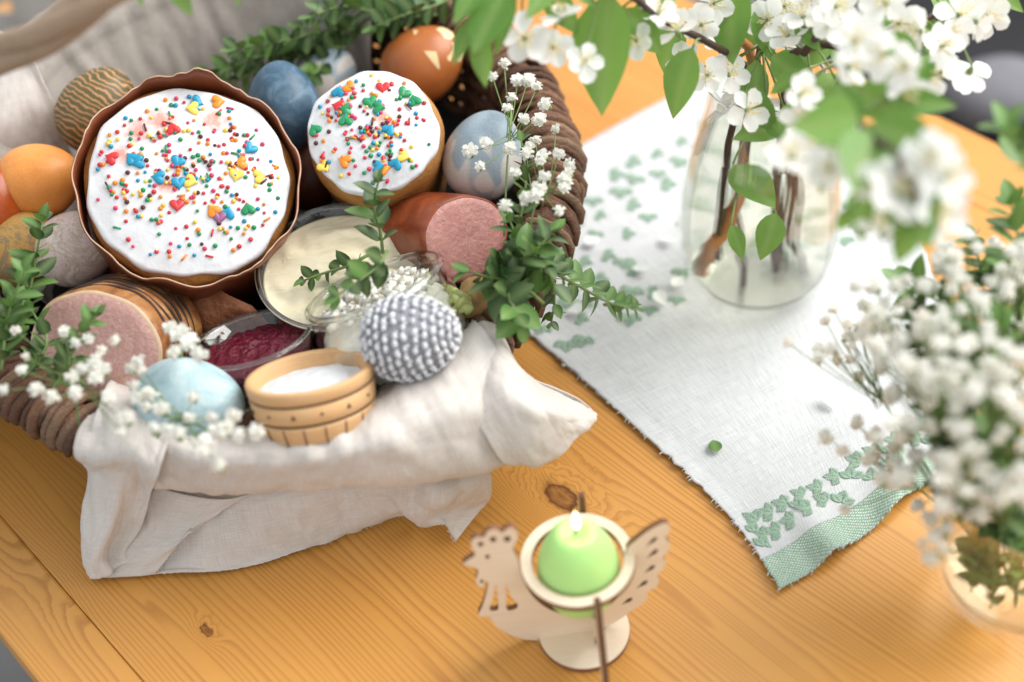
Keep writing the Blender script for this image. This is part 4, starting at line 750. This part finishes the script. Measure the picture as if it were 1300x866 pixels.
gypsprig("baby's breath sprig over the pale blue egg", (640, 300, .125), [(x, y, .162) for x, y in ((625, 97), (657, 103), (682, 110), (640, 81), (670, 102), (645, 138), (665, 152), (650, 124), (693, 133), (685, 153), (597, 192), (617, 182), (609, 211), (648, 189))], 1, .98)
gypsprig("baby's breath sprig lying on the right rim", (668, 318, .128), [(x, y, .160) for x, y in ((706, 164), (709, 196), (672, 186), (680, 178), (668, 196), (655, 220), (692, 224), (714, 228), (724, 210), (722, 220), (716, 240), (686, 205), (710, 268), (680, 250), (641, 262), (668, 252), (685, 240), (690, 198), (720, 232))], 2, .95)
gypsprig("baby's breath sprig beside the netted ham", (232, 468, .110), [(x, y, .148) for x, y in ((217, 417), (233, 420), (244, 431), (223, 447), (253, 450), (226, 425), (238, 436))], 3, 1.05)
gypsprig("baby's breath sprig in front of the light blue egg", (200, 556, .112), [(x, y, .140) for x, y in ((177, 504), (190, 500), (205, 520), (214, 545), (226, 551), (270, 530), (288, 540), (282, 552), (302, 552), (326, 548), (262, 560), (240, 530), (256, 574), (278, 590), (196, 545), (245, 505), (186, 516), (170, 490), (166, 468), (176, 460), (272, 546), (296, 528))], 4, .9)
gypsprig("baby's breath sprig across the ham face", (100, 540, .105), [(x, y, .150) for x, y in ((82, 421), (96, 436), (112, 430), (122, 455), (128, 445), (105, 470), (92, 478), (136, 505), (146, 432), (120, 480), (180, 470), (33, 453), (20, 420), (45, 495), (28, 470), (66, 505), (5, 495), (118, 462), (130, 470), (95, 500), (155, 550), (160, 532))], 5, .92, .2)
gypsprig("single cluster of baby's breath on the cheese jar side", (560, 400, .11), [(x, y, .128) for x, y in ((572, 398), (566, 404), (578, 408))], 6, .8, 1.)

# ------------------------------------------------------------------ blossom jar
JX, JY = .162, .665
JAR = thing('glass_jar', 'large clear glass jar of water holding cherry blossom on the runner', 'jar', (JX, JY, .0022))
vp = [(.0, .0), (.027, 0), (.034, .002), (.041, .008), (.0462, .018), (.0492, .031), (.0506, .048), (.0498, .068), (.0470, .088), (.0430, .106), (.0385, .122), (.0350, .135), (.0335, .145), (.0333, .152), (.0345, .158)]
_ip = [(max(r-.0016, .00001), z+.0012*(1 if z < .03 else 0)) for r, z in vp[1:]]
MB().lathe([(max(r, .00001), z) for r, z in vp]+[(.0337, .1588)]+_ip[::-1]+[(.00001, .0055)], 96).build('glass', M_glass, JAR)
MB().tube([(.0338*math.cos(a), .0338*math.sin(a), .158) for a in np.linspace(0, 2*math.pi, 73)], .0016, 8, False).build('lip', M_lip, JAR)
t = NT('water'); t.t.nodes.remove(t.b); rf = t.n('BsdfRefraction', {'Color': (.99, .985, .945), 'IOR': 1.10, 'Roughness': 0.}); tp = t.n('BsdfTransparent', {'Color': (.99, .985, .945)}); gl = t.n('BsdfGlossy', {'Roughness': .02})
mx = t.n('MixShader', {0: t.math('ADD', .015, t.math('MULTIPLY', t.math('POWER', t.n('LayerWeight', {'Blend': .5}).outputs['Facing'], 4.), .3)), 1: t.n('MixShader', {0: .5, 1: rf, 2: tp}), 2: gl}); t.set(t.out.inputs[0], mx); M_water = t.m
MB().lathe([(.00001, .0066), (.0300, .0068), (.0385, .0105), (.0436, .0195), (.0468, .032), (.0482, .048), (.0474, .068), (.0446, .088), (.0406, .106), (.0378, .1172), (.0370, .1166), (.00001, .1164)], 72).build('water', M_water, JAR)
PET = []
for k in range(3):
    G = np.zeros((6, 5, 3)); L, Wd = .0122, .0112; cup = (.16, .3, .05)[k]
    for j in range(6):
        f = j/5; w = Wd/2*(math.sin(math.pi*(f*.80+.08))**.75)*(.35+.65*min(1, f*1.7)) if j < 5 else Wd*.20
        for i, sx in enumerate((-1, -.5, 0, .5, 1)): G[j, i] = (.0012+L*f, w*sx, abs(w*sx)*.3+cup*L*f*f-.02*L*f)
    PET.append(MB().grid(G).mesh('petal', M_petal))
m = MB(); rnd = random.Random(1)
m.lathe([(.00001, -.004), (.0013, -.0035), (.0019, -.001), (.0016, .0004), (.00001, .0006)], 10, 0)
for k in range(16):
    a = 6.283*k/16+rnd.uniform(-.15, .15); q = rnd.uniform(.25, .75); L = rnd.uniform(.0065, .0095); d = np.array([q*math.cos(a), q*math.sin(a), 1]); d = nrm(d)*L; m.tube([(0, 0, 0), d*.55+np.array([0, 0, .0004]), d], .00022, 4, True, 1); m.ball(d, .00058, 6, 2)
CORE = m.mesh('flower', [M_stem, M_fil, M_pollen])
def flower(T, o, p, face, seed, s=1., anchor=None):
    rnd = random.Random(seed); M = frame(face, (.3, 1, .2), np.asarray(p)-o, rnd.uniform(0, 6.28)) @ Matrix.Scale(s, 4); fo = link('flower', CORE, T, M)
    for k in range(5):
        if rnd.random() < .05: continue
        link('petal', rnd.choice(PET), fo, Matrix.Rotation(6.283*k/5+rnd.uniform(-.12, .12), 4, 'Z') @ Matrix.Rotation(rnd.uniform(-.35, .15), 4, 'Y') @ Matrix.Rotation(rnd.uniform(-.2, .2), 4, 'X') @ Matrix.Scale(rnd.uniform(.9, 1.08), 4))
def cherry(label, path, rad, leaves, flowers, seed, stems=(), mat=None):
    rnd = random.Random(seed); c = cr_spline([np.asarray(q) for q in path], 26); o = c[0]; T = thing('cherry_branch', label, 'branch', o, None, 'cherry blossom branches'); MB().tube(c-o+np.array([[rnd.gauss(0, .0009) for _ in range(3)] for _ in c]), np.linspace(rad*.85, rad*.45, 26), 8).build('branch', mat or M_twig, T); m = MB()
    near_ = lambda p: c[np.argmin(np.linalg.norm(c-p, axis=1)-np.arange(26)*.0004)]
    for (bx_, by_, bd_), (tx_, ty_, td_), wf in leaves:
        b = atd(bx_, by_, bd_); e = atd(tx_, ty_, td_); d = e-b; s = np.linalg.norm(d)/.046; face = tocam(b)+np.array([rnd.gauss(0, .3), rnd.gauss(0, .3), .5]); M = orient(d, face, b-o, s) @ Matrix.Diagonal((1, wf, 1, 1)); link('leaf', rnd.choice(CHL), T, M)
        q = near_(b); m.tube(cr_spline([q-o, (q*.5+b*.5)-o+np.array([0, 0, .002]), b-o], 6), .0007, 5)
    for i, f in enumerate(flowers):
        x, y, d = f[:3]; p = atd(x, y, d); face = (tocam(p)*f[3]+np.array([rnd.gauss(0, .55), rnd.gauss(0, .55), rnd.gauss(.1, .4)])) if len(f) > 3 else tocam(p)*.9+np.array([rnd.gauss(0, .5), rnd.gauss(0, .5), .2]); face = nrm(face)
        flower(T, o, p, face, seed*50+i, rnd.uniform(.78, 1.0)); q = near_(p); a = p-face*.004; m.tube(cr_spline([q-o, q*.45+a*.55-o-face*.004, a-o], 7), .00055, 5)
    for st in stems: MB().tube(cr_spline([np.asarray(q)-o for q in st[0]], 14), np.linspace(st[1], st[1]*.7, 14), 8).build('side_stub', M_bark, T)
    m.build('stalks', M_stem, T); return T
def jp(x, y, dy=0.): return aty(x, y, JY+dy)
neck = np.array([JX, JY, .165])
cherry('cherry blossom branch reaching from the jar over the basket rim', [jp(912, 330, -.01), jp(918, 262, -.005), jp(925, 180, -.005), neck+(-.015, -.01, .01), atd(850, 30, .74), atd(770, -25, .70), atd(680, -45, .69), atd(600, -40, .68)], .0030,
  [((775, -10, .71), (752, 146, .72), 1.25), ((610, -15, .68), (575, 26, .67), 1.0), ((640, -12, .68), (600, 66, .67), 1.25), ((602, 22, .68), (574, 82, .68), 1.0), ((612, 40, .685), (612, 112, .69), 1.0), ((650, -20, .69), (628, 70, .69), .8), ((790, 10, .72), (842, 70, .74), 1.), ((880, 60, .75), (845, 150, .76), 1.1),
   ((700, -25, .70), (672, 20, .69), 1.), ((720, -25, .70), (760, 6, .70), 1.), ((840, -5, .76), (800, 60, .78), 1.2), ((860, 20, .78), (838, 95, .79), 1.2), ((690, -20, .71), (735, 45, .72), 1.), ((815, 0, .76), (870, -12, .77), 1.)],
  [(665, 48, .70), (712, 22, .70), (742, 78, .70), (702, 60, .705), (808, 52, .73), (835, 18, .73), (860, 40, .74)], 1)
cherry('cherry blossom branch upright in the middle of the jar', [jp(940, 390, .0), jp(948, 330, .0), jp(940, 260, 0), neck+(-.004, .0, .004), atd(968, 60, .78), atd(960, -10, .78), atd(955, -60, .78)], .0026,
  [((925, -30, .77), (928, 82, .77), 1.2), ((960, 10, .77), (985, 75, .77), 1.1), ((960, 75, .78), (955, 165, .77), .8), ((980, 70, .77), (1035, 118, .76), 1.2), ((975, 165, .77), (960, 110, .76), 1.1), ((975, 150, .77), (998, 178, .765), 1.4), ((985, 68, .79), (1038, 96, .79), 1.1), ((1000, 155, .78), (930, 176, .77), .9)],
  [(890, 32, .76, 1.), (898, 96, .77, 2.5), (925, 95, .775, 1.), (948, 140, .76, 1.5), (905, 5, .77), (940, 20, .78), (995, 8, .78), (870, 82, .78)], 2)
cherry('cherry blossom branch leaning right out of the jar', [jp(978, 398, .01), jp(983, 330, .01), jp(985, 262, .008), neck+(.01, -.005, .004), atd(1030, 60, .76), atd(1060, 10, .75), atd(1090, -50, .75)], .0038,
  [((1010, 30, .76), (1040, 60, .75), 1.), ((1060, 100, .75), (1085, 132, .74), 1.2), ((1090, 40, .72), (1140, 20, .71), 1.), ((1000, -25, .77), (1030, 12, .76), 1.), ((1010, 80, .79), (1065, 48, .79), 1.2), ((1050, 60, .79), (1110, 100, .80), 1.2), ((1080, 20, .79), (1140, 60, .80), 1.2), ((1030, 120, .77), (1080, 80, .78), 1.1), ((985, 20, .8), (940, 60, .81), 1.2), ((1060, -10, .78), (1115, -5, .78), 1.)],
  [(1020, 22, .75), (1062, 8, .73), (1000, 45, .76), (1052, 30, .74), (1030, -5, .75), (1125, 5, .7), (975, 25, .77)], 3)
cherry('blurred cherry blossom branch hanging in front of the jar', [jp(1008, 338, .015), jp(1003, 280, .01), neck+(.018, -.015, .002), atd(1040, 150, .70), atd(1085, 160, .62), atd(1130, 190, .57), atd(1165, 260, .55)], .0028,
  [((1090, 150, .60), (1015, 160, .58), 1.3), ((1100, 160, .59), (1200, 190, .57), 1.3), ((1110, 165, .59), (1085, 240, .56), 1.2), ((1140, 220, .57), (1180, 315, .55), 1.3), ((1090, 240, .60), (1095, 300, .58), .9), ((1070, 200, .62), (1040, 240, .61), 1.), ((1090, 165, .63), (1060, 100, .64), 1.1), ((1150, 230, .58), (1230, 250, .58), 1.), ((1085, 260, .59), (1060, 300, .60), 1.), ((1160, 270, .57), (1140, 340, .58), 1.1)],
  [(1085, 52, .64), (1120, 68, .64), (1150, 85, .63), (1075, 85, .65), (1015, 120, .68), (1020, 155, .68), (1005, 200, .62), (1055, 215, .60), (1080, 190, .60), (1115, 230, .57), (1045, 185, .62), (1140, 245, .56), (1185, 195, .56), (1200, 225, .56), (1190, 270, .56), (1165, 210, .58), (1150, 120, .64), (1120, 295, .58)], 4)
cherry('cherry blossom branch spreading toward the far table edge', [jp(990, 330, .02), neck+(.022, .005, .0), atd(1090, 70, .76), atd(1160, 30, .76), atd(1225, 0, .76), atd(1290, -40, .77)], .003,
  [((1150, 20, .75), (1110, -5, .74), 1.), ((1240, -30, .76), (1300, 12, .75), .9), ((1200, 20, .75), (1230, -20, .75), 1.), ((1160, 30, .78), (1215, 70, .79), 1.2), ((1120, 60, .79), (1175, 110, .80), 1.3), ((1180, -5, .77), (1240, 30, .78), 1.1), ((1130, 90, .77), (1110, 140, .77), 1.2), ((1130, 40, .70), (1165, 88, .69), 1.1), ((1180, 70, .70), (1150, 120, .69), 1.1), ((1100, 30, .71), (1075, 75, .70), 1.1), ((1010, 110, .74), (1060, 165, .72), 1.2), ((1040, 130, .70), (1110, 120, .68), 1.2), ((1000, 130, .75), (1010, 190, .74), 1.1), ((1080, 110, .66), (1150, 150, .64), 1.1), ((1020, 90, .73), (975, 118, .74), 1.), ((1130, 130, .64), (1215, 130, .63), 1.)],
  [(1170, 40, .72), (1195, 60, .72), (1185, 95, .70), (1230, 92, .73, -.2), (1240, 28, .73, -.2), (1218, 20, .74), (1205, 40, .73), (1255, 20, .75), (1140, 30, .73)], 5)
cherry('bare orange cut branch slanting inside the jar water', [jp(890, 346, -.010), jp(904, 314, -.010), jp(927, 284, -.006), jp(940, 230, .0), neck+(-.006, .01, 0), atd(905, 20, .80)], .0058, [((930, 210, .83), (985, 262, .81), 1.4), ((985, 270, .82), (968, 330, .82), 1.3), ((928, 285, .80), (945, 330, .80), 1.)], [(935, 120, .80), (915, 60, .80)], 6, (), M_obark)
# twig hanging in from above at the upper left
cherry('cherry twig with leaf tips hanging over the back linen', [atd(90, -60, .66), atd(160, -45, .66), atd(230, -40, .66), atd(310, -45, .66)], .0016, [((165, -35, .66), (182, 8, .66), .7), ((210, -38, .66), (242, 20, .66), .9), ((300, -40, .66), (302, 8, .66), .7)], [], 7)
# ------------------------------------------------------------------ glass with baby's breath bouquet
gp = at(1293, 742, 0.); GL = thing('glass_tumbler', "low round glass of water holding the baby's breath bouquet", 'glass', (gp[0], gp[1], .0006))
MB().lathe([(.00001, .0), (.030, .0), (.0385, .003), (.0445, .012), (.0470, .03), (.0465, .055), (.0435, .078), (.0440, .080), (.0420, .079), (.0445, .055), (.0450, .03), (.0425, .014), (.0365, .0065), (.00001, .006)], 80).build('glass', M_glass, GL)
MB().lathe([(.00001, .0068), (.0355, .0072), (.0415, .0145), (.0440, .03), (.0437, .046), (.0430, .0465), (.00001, .046)], 64).build('water', M_water, GL)
rnd = random.Random(77)
BQ = [('in the middle of the bouquet', 1250, 385, .57, 34, 26, 0), ('leaning over the runner', 1195, 425, .56, 32, 26, .15), ('low in the bouquet above the glass', 1262, 475, .53, 34, 26, 0), ('in the bouquet over the woven border', 1190, 505, .55, 34, 24, .2), ('hanging over the glass rim', 1235, 570, .53, 32, 26, .1),
      ('beside the glass foot', 1275, 630, .55, 28, 22, .1), ('drooping over the left of the glass', 1212, 640, .58, 24, 20, .2), ('with cream buds above the runner', 1120, 405, .60, 30, 24, .5), ('with open cream buds nearest the jar', 1075, 430, .63, 26, 22, .9), ('with cream buds over the green embroidery', 1105, 575, .62, 34, 24, .9),
      ('at the outer side of the bouquet', 1300, 540, .52, 26, 18, 0), ('between runner and bouquet', 1150, 465, .58, 30, 24, .5), ('at the top of the bouquet', 1215, 340, .60, 30, 20, 0), ('behind the bouquet', 1290, 345, .60, 24, 16, 0), ('under the bouquet over the table', 1165, 590, .58, 24, 18, .6), ('with wide open blossoms low over the glass', 1190, 690, .56, 16, 8, .2), ('in the back of the bouquet', 1255, 440, .62, 34, 24, 0), ('in the lower back of the bouquet', 1235, 520, .62, 34, 24, .1)]
for i, (w, x, y, d, sp, n, bud) in enumerate(BQ):
    pts = [(x+rnd.gauss(0, sp*.95), y+rnd.gauss(0, sp*.95), d+.075+rnd.gauss(0, .014)) for _ in range(int(n*.80))]; rx, ry = 1275+rnd.uniform(-20, 20), 740+rnd.uniform(-12, 12)
    b_ = at(rx, ry, .012); T = gypsprig("baby's breath stem "+w, (rx, ry, .012), [q if q[2] > .4 else q for q in pts], 300+i, .98, bud*.5, "baby's breath stems in the bouquet")
for i, (lab, path) in enumerate([('leafy green sprig standing in the bouquet glass', [(1262, 765, .014), (1262, 730, .035), (1258, 690, .060), (1240, 640, .090)]), ('dark leafy sprig in the water of the bouquet glass', [(1290, 765, .014), (1290, 720, .040), (1296, 680, .070), (1290, 630, .105)]), ('thin leafy sprig at the side of the bouquet glass', [(1240, 745, .014), (1236, 715, .035), (1240, 690, .055), (1262, 600, .115)]),
    ('leafy sprig in the heart of the bouquet', [(1280, 640, .08), (1262, 560, .12), (1255, 500, .145), (1262, 420, .17)]), ('leafy sprig between the bouquet stems', [(1240, 640, .08), (1215, 560, .115), (1205, 480, .14), (1225, 400, .16)]), ('leafy sprig rising at the back of the bouquet', [(1298, 420, .14), (1296, 350, .155), (1292, 300, .165), (1284, 262, .175)]), ('bright sprig tip above the far table edge', [(1312, 230, .22), (1300, 205, .232), (1288, 182, .24), (1280, 165, .245)]), ('leafy sprig under the blossoms at the top of the bouquet', [(1270, 520, .11), (1240, 440, .125), (1200, 390, .135), (1150, 360, .14)])]):
    boxsprig(lab, path, 400+i, .95 if i < 3 else 1.5, .0085, .55, 'leafy sprigs in the bouquet')
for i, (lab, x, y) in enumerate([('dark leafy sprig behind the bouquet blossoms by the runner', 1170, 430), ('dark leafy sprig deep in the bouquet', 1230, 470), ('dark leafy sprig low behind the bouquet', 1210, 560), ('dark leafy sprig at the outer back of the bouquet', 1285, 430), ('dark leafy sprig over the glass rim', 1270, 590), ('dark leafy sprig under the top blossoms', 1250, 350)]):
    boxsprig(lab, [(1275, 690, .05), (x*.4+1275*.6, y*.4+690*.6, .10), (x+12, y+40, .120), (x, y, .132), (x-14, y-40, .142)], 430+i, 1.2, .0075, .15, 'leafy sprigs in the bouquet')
# ------------------------------------------------------------------ fallen leaf and petals on the runner
o = link('fallen_leaf', leaf_mesh('fallen_leaf', .0105, .0080, M_boxl, .15, .1, 0, 5, .75)); pz = at(911, 574, .0052); o.matrix_world = orient(at(904, 556, .0052)-pz, (0, -.15, 1), pz, 1.); tag(o, 'single small green leaf fallen on the white runner', 'leaf')
for i, (x, y) in enumerate(((718, 395), (846, 388), (868, 350), (800, 340), (1060, 520), (762, 300), (836, 300))):
    o = link('fallen_petal', PET[i % 3]); pz = at(x, y, .0050); o.matrix_world = orient((math.cos(i*2.), math.sin(i*2.), 0), (0, 0, 1), pz, .9); tag(o, 'white cherry petal fallen on the white runner', 'petal', 'fallen petals on the runner')
